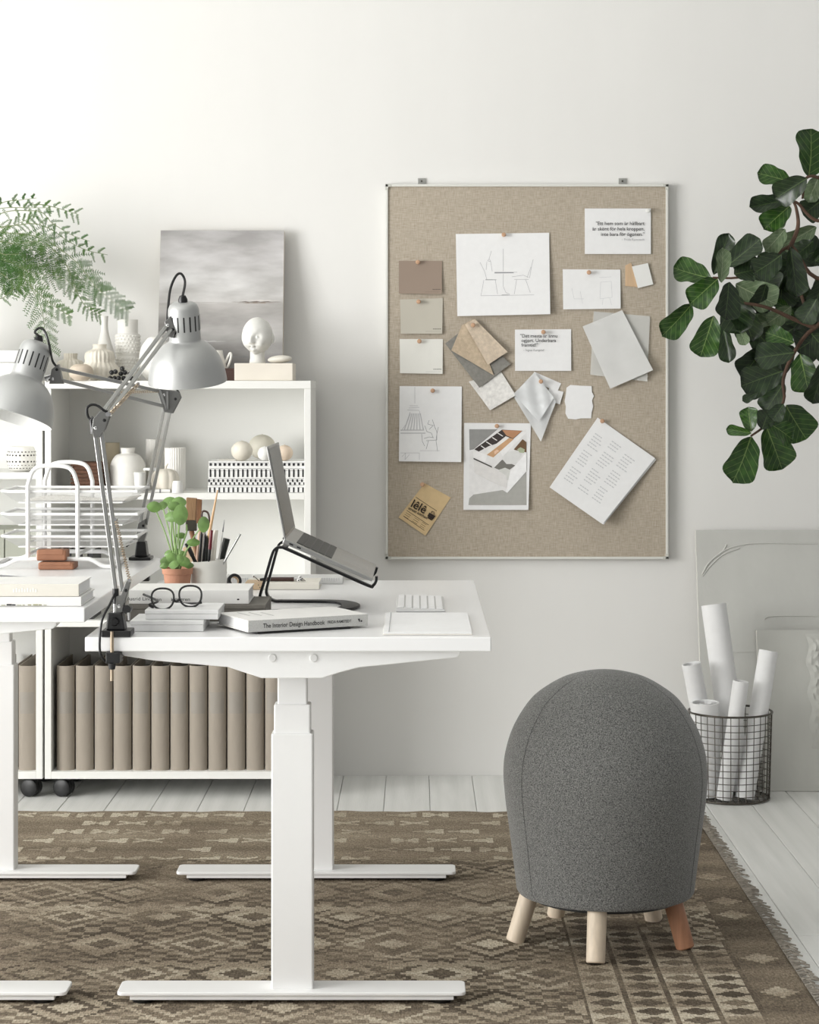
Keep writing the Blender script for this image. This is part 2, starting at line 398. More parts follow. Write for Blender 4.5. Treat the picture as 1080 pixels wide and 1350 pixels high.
# ================================================================ sit-stand desks
def make_desk(dx, top, label):
    t = thing('standing_desk', (-0.25+dx, 4.68, RZ), label, 'desk', 'sit-stand desks')
    X = lambda v: v+dx
    z1 = top; z0 = top-0.0284
    MB().box(X(-0.651), X(0.149), 4.082, 5.282, z0, z1).build('table_top', DESKW, t, bevel=0.0022)
    prof = [(160, 859.3), (160.5, 864), (163, 867), (200, 873), (301, 882), (322, 889), (345, 896.5), (425, 896.5), (448, 889), (473, 882.5), (596, 870), (603, 869), (607, 865), (608, 859.3)]
    for yy, nm in ((4.105, 'end_bracket'), (5.21, 'end_bracket')):
        sp = F/4.105
        poly = [(X((px-CX)/sp), yy, z0-(py-859.3)/sp) for px, py in prof]
        br = MB().prism(poly[::-1], (0, 0.045, 0)).build(nm, METALW, t, bevel=0.002)
        if yy < 4.5:
            for px in (359, 413.5):
                M = Matrix.Translation((X((px-CX)/sp), yy-0.0012, z0-(869.5-859.3)/sp)) @ Matrix.Rotation(R(90), 4, 'X') @ Matrix.Rotation(R(8), 4, 'Y')
                MB().lathe([(0.0078, -0.002), (0.0078, 0.001), (0.0068, 0.0018)], 20, M).build('screw_cap', METALW, br, smooth=True)
    for xx in (-0.32, -0.18):
        MB().box(X(xx-0.02), X(xx+0.02), 4.15, 5.21, z0-0.04, z0-0.0005).build('side_rail', METALW, t, bevel=0.002)
    xc = -0.2485
    for fy in (4.15, 5.18):
        cy0 = fy+0.022
        seg = [(0.0300, 0.030, 0.545, 0.042, 0.0), (0.545, 0.545, 0.603, 0.0367, 0.004), (0.603, 0.603, z0-0.05, 0.030, 0.008)]
        for i, (_, za, zb, hw, ins) in enumerate(seg):
            MB().box(X(xc-hw), X(xc+hw), cy0+ins, cy0+0.052-ins, za-(0 if i == 0 else 0.02), zb).build('leg_column', METALW, t, bevel=0.003)
        # sled foot: rounded top plate, narrower body, pads
        xa, xb = X(-0.5985), X(0.1005); ya, yb = fy, fy+0.085; r = 0.012
        poly = []
        for cx_, cy_, a0 in ((xa+r, ya+r, 180), (xb-r, ya+r, 270), (xb-r, yb-r, 0), (xa+r, yb-r, 90)):
            for k in range(5):
                a = R(a0+k*22.5); poly.append((cx_+r*math.cos(a), cy_+r*math.sin(a), 0.0235))
        ft = MB().prism(poly, (0, 0, 0.0075)).build('foot', METALW, t, bevel=0.0018)
        MB().box(xa+0.026, xb-0.024, ya+0.004, yb-0.004, 0.0145, 0.0235).build('foot_channel', METALW, ft, bevel=0.001)
        for px in (xa+0.05, xb-0.05):
            MB().lathe([(0.022, RZ), (0.024, RZ+0.003), (0.024, 0.0145)], 20, Matrix.Translation((px, (ya+yb)/2-0.012, 0))).build('foot_pad', BLACK, ft, smooth=True)
    return t
make_desk(0, 0.75, 'white sit-stand desk holding the laptop and the interior design book')
make_desk(-0.8, 0.807, 'white sit-stand desk, raised slightly higher, holding the wire letter tray')
TA, TB = 0.75, 0.807

# ================================================================ bookcases on castors
BF = F/437.0; BD = 0.335
m_case = mat('bookcase_white', rgb(238, 238, 234), 0.45)
def bookcase(xa, xb, shelves, label):
    zb, zt, th = 0.0594, 1.2608, 0.0195
    t = thing('bookcase', ((xa+xb)/2, BF+BD/2, 0), label, 'bookcase', 'white bookcases on castors')
    y0, y1 = BF, BF+BD
    MB().box(xa, xb, y0, y1, zt-0.024, zt).build('top_panel', m_case, t, bevel=0.0012)
    MB().box(xa+th, xb-th, y0, y1, zb, zb+0.022).build('bottom_panel', m_case, t, bevel=0.0012)
    for a in (xa, xb-th):
        MB().box(a, a+th, y0, y1, zb, zt-0.0242).build('side_panel', m_case, t, bevel=0.0012)
    MB().box(xa+th, xb-th, y1-0.008, y1-0.0005, zb+0.022, zt-0.0242).build('back_panel', m_case, t)
    for z in shelves:
        MB().box(xa+th+0.0005, xb-th-0.0005, y0+0.003, y1-0.0085, z-0.02, z).build('shelf', m_case, t, bevel=0.001)
    for cx_ in (xa+0.062, xb-0.03):
        for cy_ in (y0+0.04, y1-0.05):
            c = MB().box(cx_-0.022, cx_+0.022, cy_-0.022, cy_+0.022, zb-0.006, zb-0.0003)
            c.lathe([(0.009, 0.035), (0.009, zb-0.006)], 12, Matrix.Translation((cx_, cy_, 0)))
            co = c.build('caster', BLACK, t, bevel=0.001)
            wv = MB()
            for sx in (-0.012, 0.012):
                wv.lathe([(0.0225, -0.0095), (0.0275, -0.007), (0.0275, 0.007), (0.0225, 0.0095)], 24,
                         Matrix.Translation((cx_+sx, cy_+0.012, 0.0277)) @ Matrix.Rotation(R(90), 4, 'Y') @ Matrix.Rotation(R(0), 4, 'X'))
            # wheels turned to show their flat sides
            wv.v = [Matrix.Translation((cx_, cy_, 0)) @ (Matrix.Rotation(R(72), 4, 'Z') @ (p-Vector((cx_, cy_, 0)))) for p in wv.v]
            wv.build('wheel', BLACK, co, smooth=True)
    return t
ZS1 = PZ(650, 437); ZS2 = PZ(818, 437); ZB = 0.0594+0.022; ZT = 1.2608
ZL1 = PZ(623, 437)
bookcase(-1.119, -0.316, (ZS1, ZS2), 'white open bookcase on castors holding the long row of binders')
bookcase(-1.949, -1.126, (ZL1, PZ(745, 437), ZS2), 'white open bookcase on castors holding the black-spotted bowl')

# binders
LINEN = mat('taupe_linen', rgb(158, 149, 137), 0.8, var=0.06, scale=30, stretch=(1, 1, 0.2), bump=0.25, bscale=400)
LINENL = mat('taupe_label', rgb(148, 142, 133), 0.55, var=0.03)
def make_binder():
    b = thing('binder', (0, 0, 0), 'taupe linen binder with a grey spine label in the long bottom-shelf row', 'binder', 'taupe binders on the bottom shelf', M=Matrix())
    wd, hh, dp = 0.0268, 0.316, 0.275
    sp = []
    n = 10
    for i in range(n+1):
        a = -1+2*i/n; sp.append((a*wd, 0.004-0.015*(1-a*a)**0.7))
    outer = sp; inner = [(x*0.9, y+0.003) for x, y in sp]
    poly = [(x, y, 0) for x, y in outer]+[(x, y, 0) for x, y in inner[::-1]]
    MB().prism(poly, (0, 0, hh)).build('spine', LINEN, b, smooth=True, angle=50)
    for sx in (-1, 1):
        MB().box(min(sx*wd, sx*(wd-0.0026)), max(sx*wd, sx*(wd-0.0026)), 0.004, dp, 0, hh).build('cover_board', LINEN, b, bevel=0.0008)
    lab = [(x*1.004, y-0.0007, hh*0.545) for x, y in sp[1:-1]]+[(x*1.004, y+0.0002, hh*0.545) for x, y in sp[1:-1]][::-1]
    MB().prism(lab, (0, 0, hh*0.205)).build('spine_label', LINENL, b, smooth=True, angle=50)
    MB().box(-wd+0.006, wd-0.012, 0.02, dp-0.02, 0.004, hh-0.03).build('paper_block', mat('shaded_file_paper', rgb(90, 88, 84), 0.9), b)  # pages coloured dark for the shade inside the open binder
    return b
b0 = make_binder()
bx = [PX(84, 437)+i*0.0575 for i in range(12)]
bx = [x for x in bx if x < -0.37]
for i, x in enumerate(bx):
    M = Mloc(x, BF+0.03+random.uniform(-.002, .002), ZB, R(random.uniform(-.35, .35)))
    lb = 'taupe linen binder with a grey spine label, '+ORD[i]+' from the gap between the bookcases'
    if i == 0: b0.matrix_basis = M; b0['label'] = lb
    else: dup(b0, M, lb)
for k, x in enumerate((PX(33.5, 437), PX(33.5, 437)-0.062)):
    dup(b0, Mloc(x, BF+0.03, ZB, 0), ('taupe linen binder standing alone beside the gap, near the left castor', 'taupe linen binder half hidden behind the white desk leg')[k], 'binders in the second bookcase')

# ================================================================ ball stool
def stool():
    cx, cy = 0.4244, 4.643
    t = thing('ball_stool', (cx, cy, RZ), 'grey felt dome-shaped ball stool on five round wooden legs', 'stool')
    felt = bpy.data.materials.new('grey_felt'); felt.use_nodes = True; nt = felt.node_tree; b = nt.nodes['Principled BSDF']
    b.inputs['Roughness'].default_value = 0.95; b.inputs['Specular IOR Level'].default_value = 0.15
    b.inputs['Sheen Weight'].default_value = 0.25; b.inputs['Sheen Roughness'].default_value = 0.5
    tc = nt.nodes.new('ShaderNodeTexCoord'); mp = nt.nodes.new('ShaderNodeMapping'); mp.inputs['Scale'].default_value = (1, 1, 1.3)
    n = nt.nodes.new('ShaderNodeTexNoise'); n.inputs['Scale'].default_value = 400; n.inputs['Detail'].default_value = 3
    rp = nt.nodes.new('ShaderNodeValToRGB'); e = rp.color_ramp.elements
    e[0].position = 0.33; e[0].color = rgb(66, 67, 66); e[1].position = 0.68; e[1].color = rgb(148, 148, 145)
    nt.links.new(tc.outputs['Object'], mp.inputs[0]); nt.links.new(mp.outputs[0], n.inputs['Vector']); nt.links.new(n.outputs['Fac'], rp.inputs[0]); nt.links.new(rp.outputs[0], b.inputs['Base Color'])
    bp = nt.nodes.new('ShaderNodeBump'); bp.inputs['Strength'].default_value = 0.25; bp.inputs['Distance'].default_value = 0.001
    nt.links.new(n.outputs['Fac'], bp.inputs['Height']); nt.links.new(bp.outputs[0], b.inputs['Normal'])
    prof = [(0.02, 0.122), (0.185, 0.120), (0.1955, 0.1165), (0.1985, 0.122), (0.203, 0.1616), (0.2132, 0.2426), (0.2238, 0.324), (0.2278, 0.383), (0.2214, 0.432), (0.2027, 0.486), (0.1676, 0.540), (0.132, 0.5695), (0.09, 0.5925), (0.045, 0.6045), (0.018, 0.6072), (0.001, 0.6075)]
    pr = [Vector((r, 0, z)) for r, z in prof]
    sm = pr[:3]+bez(pr[3:], 66)
    T = Matrix.Translation((cx, cy, 0))
    cov = MB().lathe([(max(p.x, 0.0008), p.z) for p in sm], 72, T).build('felt_cover', felt, t, smooth=True, angle=50)
    seam = mat('seam_grey', rgb(92, 92, 92), 0.95)  # even grey for the thin seam lines
    for a in (R(-148), R(-27), R(92)):
        pts = [T @ Vector(((p.x+0.0004)*math.cos(a), (p.x+0.0004)*math.sin(a), p.z)) for p in sm[4:-14]]
        MB().tube(pts, 0.00045, 5).build('seam', seam, cov)
    legs = [(786, 1272, 786, BIRCH), (679, 1243, 0, BIRCH), (905, 1252, 0, BIRCHR), (733, 1209, 0, BIRCH), (863, 1214, 0, BIRCH)]
    for px, py, _, mm in legs:
        s = S(py, RZ); foot = Vector((PX(px, s), F/s+0.012, RZ))
        d = Vector((foot.x-cx, foot.y-cy, 0))
        top = Vector((cx, cy, 0.135))+d*0.80
        ax = (top-foot)
        a2 = foot+ax*0.03
        lg = MB().tube([foot+ax*0.001, foot+ax*0.02, top], [0.0185, 0.0205, 0.0215], 24).build('leg', mm, t, smooth=True)
    MB().lathe([(0.17, 0.105), (0.17, 0.121)], 40, T).build('base_ring', BLACK, t, smooth=True)
stool()
# ================================================================ clamp lamps
def head_mesh(t, M, sc):
    # local frame: axis along +Z to the cap, opening faces -Z; origin at rim centre, unit: metre
    rim = 0.084*sc
    prof = [(0.084, 0.0), (0.0835, 0.006), (0.081, 0.022), (0.074, 0.046), (0.064, 0.064), (0.050, 0.079), (0.036, 0.088), (0.0335, 0.093)]
    outer = bez([Vector((r*sc, 0, z*sc)) for r, z in prof], 28)
    o = [(p.x, p.z) for p in outer]
    i = [(max(r-0.0016, 0.001), z-0.0006) for r, z in o][::-1]
    sh = MB().lathe(o, 56, M, cap=False)
    sh.lathe([o[0], i[-1]], 56, M, cap=False)
    shade = sh.build('shade', LAMPG, t, smooth=True)
    MB().lathe(i, 56, M, cap=False).build('shade_lining', LAMPIN, shade, smooth=True)
    cap = [(0.0335, 0.090), (0.0335, 0.148), (0.0325, 0.158), (0.029, 0.166), (0.022, 0.171), (0.0008, 0.173)]
    cp = MB().lathe([(r*sc, z*sc) for r, z in cap], 40, M).build('lamp_cap', LAMPG, t, smooth=True, angle=50)
    sl = MB()
    for k in range(16):
        a = 2*math.pi*k/16+0.1
        if 0.15 < (k/16.0) < 0.0: continue
        c_, s_ = math.cos(a), math.sin(a); r = 0.0336*sc
        Q = M @ Matrix.Rotation(a, 4, 'Z')
        sl.box(r-0.002, r+0.0003, -0.0016, 0.0016, 0.112*sc, 0.144*sc, Q)
    sl.build('cap_slots', BLACK, cp)
    bl = MB().lathe([(0.004, 0.012), (0.02, 0.02), (0.026, 0.036), (0.022, 0.054), (0.014, 0.068), (0.013, 0.09)], 24, M @ Matrix.Diagonal((sc, sc, sc, 1)))
    bl.build('bulb', mat('frosted_glass', rgb(240, 240, 238), 0.3), t, smooth=True)
    pl = MB().lathe([(0.010*sc, 0.170*sc), (0.010*sc, 0.178*sc), (0.0065*sc, 0.186*sc)], 14, M)
    pl.build('cord_grip', BLACK, t, smooth=True)
    return M @ Vector((0, 0, 0.185*sc))

JOINT = mat('joint_steel', rgb(128, 128, 126), 0.35, metal=0.8)
def rod_pair(t, a, b, gap, name='arm'):
    a, b = Vector(a), Vector(b)
    ax = (b-a).normalized(); side = ax.cross(Vector((0, 1, 0))).normalized()
    for k in (-1, 1):
        MB().bar(a+side*gap*k/2, b+side*gap*k/2, 0.0078, 0.0078, up=(0, 1, 0)).build(name, ALU, t, bevel=0.0012)
def plate(t, pts, y, th=0.006, m=None, name='joint_plate'):
    o = MB().prism([(x, y, z) for x, z in pts], (0, th, 0)).build(name, m or JOINT, t, bevel=0.0008)
    cx_ = sum(p[0] for p in pts)/len(pts); cz_ = sum(p[1] for p in pts)/len(pts)
    for k, f in enumerate((0.45, 0.5)):
        q = pts[0] if k == 0 else pts[len(pts)//2]
        x, z = cx_+(q[0]-cx_)*f, cz_+(q[1]-cz_)*f
        MB().lathe([(0.0034, -0.001), (0.0034, 0.001), (0.002, 0.0016)], 12, Matrix.Translation((x, y, z)) @ RX90).build('joint_bolt', BLACKM if k else CHROME, o, smooth=True)
def spring(t, a, b, r=0.0032):
    a, b = Vector(a), Vector(b); n = 120; ax = (b-a); u = ax.orthogonal().normalized(); v = ax.normalized().cross(u)
    pts = [a+ax*(i/n)+(u*math.cos(i*1.3)+v*math.sin(i*1.3))*r for i in range(n+1)]
    MB().tube(pts, 0.0010, 5).build('spring', BRASS, t, smooth=True)
    for p in (a, b): MB().tube([p-Vector((0, 0.006, 0)), p+Vector((0, 0.006, 0))], 0.0035, 8).build('spring_pin', CHROME, t, smooth=True)

def clamp(t, x, y, z, th):
    # table clamp on an edge: pad block above, bolt and knob below; front edge of the desk at y
    b = MB()
    b.prism([(x-0.018, y+0.004, z+0.013), (x+0.020, y+0.004, z+0.013), (x+0.014, y+0.004, z+0.047), (x-0.014, y+0.004, z+0.047)], (0, 0.036, 0))
    blk = b.build('clamp_block', BLACK, t, bevel=0.0025)
    MB().box(x-0.026, x+0.032, y-0.004, y+0.055, z+0.0004, z+0.013).build('clamp_plate', BLACK, t, bevel=0.002)
    MB().lathe([(0.0065, -0.003), (0.0085, 0.0), (0.0065, 0.004)], 16, Matrix.Translation((x, y+0.002, z+0.03)) @ RX90).build('clamp_socket', BLACKM, blk, smooth=True)
    MB().tube([(x-0.004, y-0.006, z+0.012), (x-0.004, y-0.006, z-0.085)], 0.0036, 12).build('clamp_bolt', BRASS, t, smooth=True)
    MB().box(x-0.016, x+0.012, y-0.012, y+0.03, z-th-0.022, z-th-0.0006).build('clamp_jaw', BLACK, t, bevel=0.002)
    MB().tube([(x-0.004, y-0.006, z-th-0.022), (x-0.004, y-0.006, z-th-0.034)], [0.008, 0.006], 12).build('clamp_nut', BLACK, t, smooth=True)

def lamp_front():
    s0, s1 = 668.0, 617.0
    y0 = 4.082
    x0 = PX(152, 670)
    t = thing('desk_lamp', (x0, y0, TA), 'silver clamp lamp fixed to the front edge of the nearer desk', 'lamp', 'silver architect clamp lamps')
    clamp(t, PX(151, 670), y0, TA, 0.0284)
    yb = y0+0.022; sb = F/yb
    A = lambda px, py, s=sb: P(px, py, s)
    MB().tube([A(152, 815), A(152, 776)], 0.0052, 14).build('post', CHROME, t, smooth=True)
    MB().tube([A(152.5, 796), A(152.5, 776)], 0.0062, 12).build('post_sleeve', BLACK, t, smooth=True)
    pl = [(PX(a, sb), PZ(b, sb)) for a, b in ((153, 812), (162, 806), (166, 790), (172, 768), (167, 766), (160, 784), (154, 786))]
    plate(t, pl, yb-0.011); plate(t, pl, yb+0.005)
    MB().tube([A(169, 802)+Vector((0, -0.022, 0)), A(169, 802)+Vector((0, 0.006, 0))], [0.0085, 0.0085], 12).build('thumb_screw', BLACK, t, smooth=True)
    MB().tube([A(171, 806)+Vector((0, -0.02, 0)), A(171.5, 816)+Vector((0, -0.02, 0))], [0.0035, 0.0028], 8).build('thumb_lever', CHROME, t, smooth=True)
    # lower arm
    rod_pair(t, A(157, 780), A(128.5, 562), 0.0125, 'lower_arm')
    spring(t, A(154, 684)+Vector((0, -0.014, 0)), A(172, 764)+Vector((0, -0.014, 0)))
    # elbow
    pl = [(PX(a, sb), PZ(b, sb)) for a, b in ((122, 568), (124, 552), (134, 541), (146, 547), (139, 566), (132, 576), (125, 577))]
    plate(t, pl, yb-0.012); plate(t, pl, yb+0.006)
    MB().tube([A(123, 572), A(121, 554), A(124, 551)], 0.0055, 10).build('cord_sleeve', BLACK, t, smooth=True)
    MB().tube([A(144, 546)+Vector((0, -0.022, 0)), A(144, 546)+Vector((0, 0.02, 0))], 0.0045, 10).build('joint_pin', CHROME, t, smooth=True)
    # upper arm leans back over the desk
    E0, E1 = A(134, 552), P(223, 432, 624)
    rod_pair(t, E0, E1, 0.0125, 'upper_arm')
    spring(t, A(146, 546)+Vector((0.0, -0.012, 0)), P(184, 506, 646)+Vector((0, -0.014, 0)))
    M = Matrix.Translation(P(247.5, 503, s1)) @ Matrix.Rotation(R(12), 4, 'X') @ Matrix.Rotation(R(-2), 4, 'Y')
    top = head_mesh(t, M, 1.0)
    sh_ = 623.0; yh = F/sh_
    pl = [(PX(a, sh_), PZ(b, sh_)) for a, b in ((218, 424), (226, 417), (232, 436), (230, 446), (221, 444))]
    plate(t, pl, yh-0.012, 0.02)
    MB().tube([P(230, 438, 624), P(239, 437, 622)], [0.006, 0.0075], 12).build('head_knob', BLACK, t, smooth=True)
    cord = bez([top, P(244, 372, s1), P(239, 361, s1), P(232, 364, s1), P(225, 380, s1), P(222, 402, 620), P(220.5, 424, 622)], 36)
    MB().tube(cord, 0.0028, 8).build('cord', BLACK, t, smooth=True)
    loop = bez([A(123, 556), A(116, 549), A(115, 538), A(121, 533.5), A(129, 535), A(137, 541), A(142, 543)], 30)
    MB().tube(loop, 0.0028, 8).build('cord', BLACK, t, smooth=True)
    lo = bez([A(152, 782)+Vector((0, -.008, 0)), A(147, 795)+Vector((0, -.02, 0)), A(138, 815)+Vector((0, -.034, 0)), A(135, 845)+Vector((0, -.036, 0)), A(137, 862)+Vector((0, -.034, 0)), A(144, 872)+Vector((0, -.02, 0)), A(150, 870)+Vector((0, 0.02, 0)), A(154, 872)+Vector((0, 0.1, 0))], 40)
    MB().tube(lo, 0.0026, 8).build('cord', BLACK, t, smooth=True)
lamp_front()

def lamp_back():
    y0 = 5.215; sb = F/(y0+0.02)
    t = thing('desk_lamp', (PX(187, sb), y0, TB), 'silver clamp lamp on the raised desk, reaching over the letter tray', 'lamp', 'silver architect clamp lamps')
    A = lambda px, py, s=sb: P(px, py, s)
    x = PX(187, sb)
    b = MB().prism([(x-0.016, y0, TB+0.008), (x+0.016, y0, TB+0.008), (x+0.011, y0, TB+0.046), (x-0.011, y0, TB+0.046)], (0, 0.04, 0))
    b.build('clamp_block', BLACK, t, bevel=0.0025)
    MB().box(x-0.029, x+0.026, y0-0.015, y0+0.05, TB+0.0004, TB+0.008).build('clamp_plate', BLACK, t, bevel=0.002)
    MB().box(x-0.012, x+0.012, 5.284, 5.31, TB-0.06, TB+0.006).build('clamp_jaw', BLACK, t, bevel=0.002)
    MB().box(x-0.012, x+0.012, y0+0.05, 5.31, TB+0.002, TB+0.008).build('clamp_bridge', BLACK, t)
    MB().tube([A(187, 716), A(187, 700)], 0.0052, 12).build('post', CHROME, t, smooth=True)
    pl = [(PX(a, sb), PZ(b_, sb)) for a, b_ in ((180, 712), (183, 690), (192, 684), (194, 704), (190, 716))]
    plate(t, pl, y0+0.004, 0.03)
    MB().tube([A(181, 708)+Vector((0, -0.02, 0)), A(168, 720)+Vector((0, -0.02, 0))], 0.0022, 6).build('thumb_lever', BLACK, t, smooth=True)
    sE = 538.0
    E0, E1 = A(189, 690), P(222, 532, sE)
    rod_pair(t, E0, E1, 0.0155, 'lower_arm')
    cl = P(199, 618.5, 528)
    MB().box(cl.x-0.017, cl.x+0.017, cl.y-0.014, cl.y+0.014, cl.z-0.003, cl.z+0.003).build('cord_clip', WHITE, t, bevel=0.001)
    yE = F/sE
    pl = [(PX(a, sE), PZ(b_, sE)) for a, b_ in ((207, 512), (236, 516), (239, 524), (228, 545), (217, 543))]
    plate(t, pl, yE-0.014, 0.005); plate(t, pl, yE+0.008, 0.005)
    for a, b_ in (((212, 514), (221, 540)), ((222, 516), (222, 540))):
        MB().bar(P(*a, sE)+Vector((0, -0.018, 0)), P(*b_, sE)+Vector((0, -0.018, 0)), 0.005, 0.005).build('link', ALU, t)
    sH = 572.0
    for p, q in (((216, 517), (78, 486)), ((222, 537), (80, 501))):
        MB().bar(P(*p, sE), P(*q, sH), 0.008, 0.008).build('upper_arm', ALU, t, bevel=0.0012)
    spring(t, P(212, 516, sE)+Vector((0, -.014, 0)), P(146, 518, 552)+Vector((0, -.014, 0)), 0.003)
    pl = [(PX(a, sH), PZ(b_, sH)) for a, b_ in ((66, 506), (69, 487), (78, 480), (84, 506))]
    plate(t, pl, F/sH-0.012, 0.022)
    MB().tube([P(60, 500, sH), P(70, 496, sH)], [0.008, 0.006], 12).build('head_knob', CHROME, t, smooth=True)
    s1 = 580.0
    c = P(18, 551, s1); tip = P(43, 458, s1)
    M = Matrix.Translation(c) @ Matrix.Rotation(R(15.5), 4, 'Y') @ Matrix.Rotation(R(-12), 4, 'X')
    top = head_mesh(t, M, 1.07)
    cord = bez([top, P(46, 438, s1), P(52, 432.5, s1), P(59, 437, s1), P(65, 455, s1), P(69, 475, sH), P(75, 484, sH)], 36)
    MB().tube(cord, 0.0028, 8).build('cord', BLACK, t, smooth=True)
    MB().tube(bez([P(236, 518, sE), P(233, 512, sE), P(238, 508, sE)], 8), 0.0026, 6).build('cord', BLACK, t, smooth=True)
lamp_back()
# ================================================================ things on top of the bookcases
def seascape():
    m = bpy.data.materials.new('seascape_paint'); m.use_nodes = True; nt = m.node_tree; b = nt.nodes['Principled BSDF']; b.inputs['Roughness'].default_value = 0.6
    N = nt.nodes.new; L = nt.links.new
    tc = N('ShaderNodeTexCoord'); sp = N('ShaderNodeSeparateXYZ'); L(tc.outputs['Object'], sp.inputs[0])
    mp = N('ShaderNodeMapping'); mp.inputs['Scale'].default_value = (3.2, 1, 11); L(tc.outputs['Object'], mp.inputs[0])
    n1 = N('ShaderNodeTexNoise'); n1.inputs['Scale'].default_value = 1.3; n1.inputs['Detail'].default_value = 6; L(mp.outputs[0], n1.inputs['Vector'])
    z = N('ShaderNodeMapRange'); z.inputs[1].default_value = 0; z.inputs[2].default_value = 0.49; L(sp.outputs['Z'], z.inputs[0])
    r = N('ShaderNodeValToRGB'); cr = r.color_ramp
    stops = [(0.0, (118, 117, 117)), (0.12, (148, 146, 145)), (0.30, (182, 180, 178)), (0.40, (176, 173, 171)), (0.505, (188, 185, 182)), (0.515, (208, 206, 204)), (0.62, (222, 221, 220)), (0.80, (206, 204, 204)), (1.0, (186, 184, 184))]
    cr.elements[0].position = stops[0][0]; cr.elements[0].color = rgb(*stops[0][1]); cr.elements[1].position = 1; cr.elements[1].color = rgb(*stops[-1][1])
    for p, c in stops[1:-1]:
        e = cr.elements.new(p); e.color = rgb(*c)
    L(z.outputs[0], r.inputs[0])
    r2 = N('ShaderNodeValToRGB'); r2.color_ramp.elements[0].position = 0.36; r2.color_ramp.elements[1].position = 0.66
    r2.color_ramp.elements[0].color = (0.66, 0.65, 0.64, 1); r2.color_ramp.elements[1].color = (1.12, 1.12, 1.12, 1); L(n1.outputs['Fac'], r2.inputs[0])
    mx = N('ShaderNodeMix'); mx.data_type = 'RGBA'; mx.blend_type = 'MULTIPLY'; mx.inputs[0].default_value = 1
    L(r.outputs[0], mx.inputs[6]); L(r2.outputs[0], mx.inputs[7]); L(mx.outputs[2], b.inputs['Base Color'])
    return m
def painting():
    xa, xb = PX(211, 415.5), PX(374.5, 415.5); hgt = 0.487
    t = thing('canvas_painting', (xa, 6.515, ZT), '', 'painting')
    tilt = math.atan2(0.095, hgt)
    M = Matrix.Translation(((xa+xb)/2, 6.505, ZT+0.0015)) @ Matrix.Rotation(-tilt, 4, 'X')
    t.matrix_basis = M; WM[t.name] = M; t['label'] = 'unframed grey seascape painting leaning on the wall above the bookcase'
    w2 = (xb-xa)/2
    MB().box(-w2, w2, 0.0, 0.019, 0, hgt, M).build('canvas_sides', mat('raw_canvas', rgb(214, 202, 184), 0.8), t, bevel=0.001)
    MB().box(-w2+0.0005, w2-0.0005, -0.0012, 0.0006, 0.0005, hgt-0.0005, M).build('painted_face', seascape(), t)
painting()
pt = [o for o in bpy.data.objects if o.name.startswith('canvas_painting')][0]; Mp = WM[pt.name]
for x0, x1, z, h, c in ((0.03, 0.195, 0.2525, 0.0035, (122, 112, 104)), (0.05, 0.17, 0.249, 0.003, (150, 138, 128)), (-0.19, 0.03, 0.2515, 0.0012, (172, 168, 165)), (0.06, 0.19, 0.2575, 0.0016, (226, 220, 212)), (-0.12, 0.02, 0.125, 0.004, (196, 195, 194)), (0.0, 0.15, 0.075, 0.006, (150, 149, 149))):
    n = 14; mb = MB()
    tops = [Mp @ Vector((x0+(x1-x0)*i/n, -0.0015, z+h*math.sin(math.pi*i/n)*(0.6+0.4*math.sin(i*2.1)))) for i in range(n+1)]
    bots = [Mp @ Vector((x0+(x1-x0)*i/n, -0.0015, z-h*0.4*math.sin(math.pi*i/n))) for i in range(n+1)]
    mb.add(bots+tops, [(i, i+1, n+2+i, n+1+i) for i in range(n)]); mb.build('brush_stroke', mat('oil_stroke', rgb(*c), 0.6, var=0.06), pt)

bl = thing('cream_block', (PX(347, 435), 6.37, ZT), 'cream wooden block under the plaster head', 'block')
x0, x1 = PX(309, 435), PX(386, 435); hB = 0.0535
MB().box(x0, x1, 6.288, 6.445, ZT+0.0004, ZT+hB).build('block_body', mat('cream_lacquer', rgb(228, 221, 209), 0.5, var=0.05, scale=6), bl, bevel=0.0015)
MB().box(x0-0.0004, x0+0.001, 6.30, 6.44, ZT+0.006, ZT+hB-0.006).build('side_label', TAN, bl)
ZBk = ZT+hB

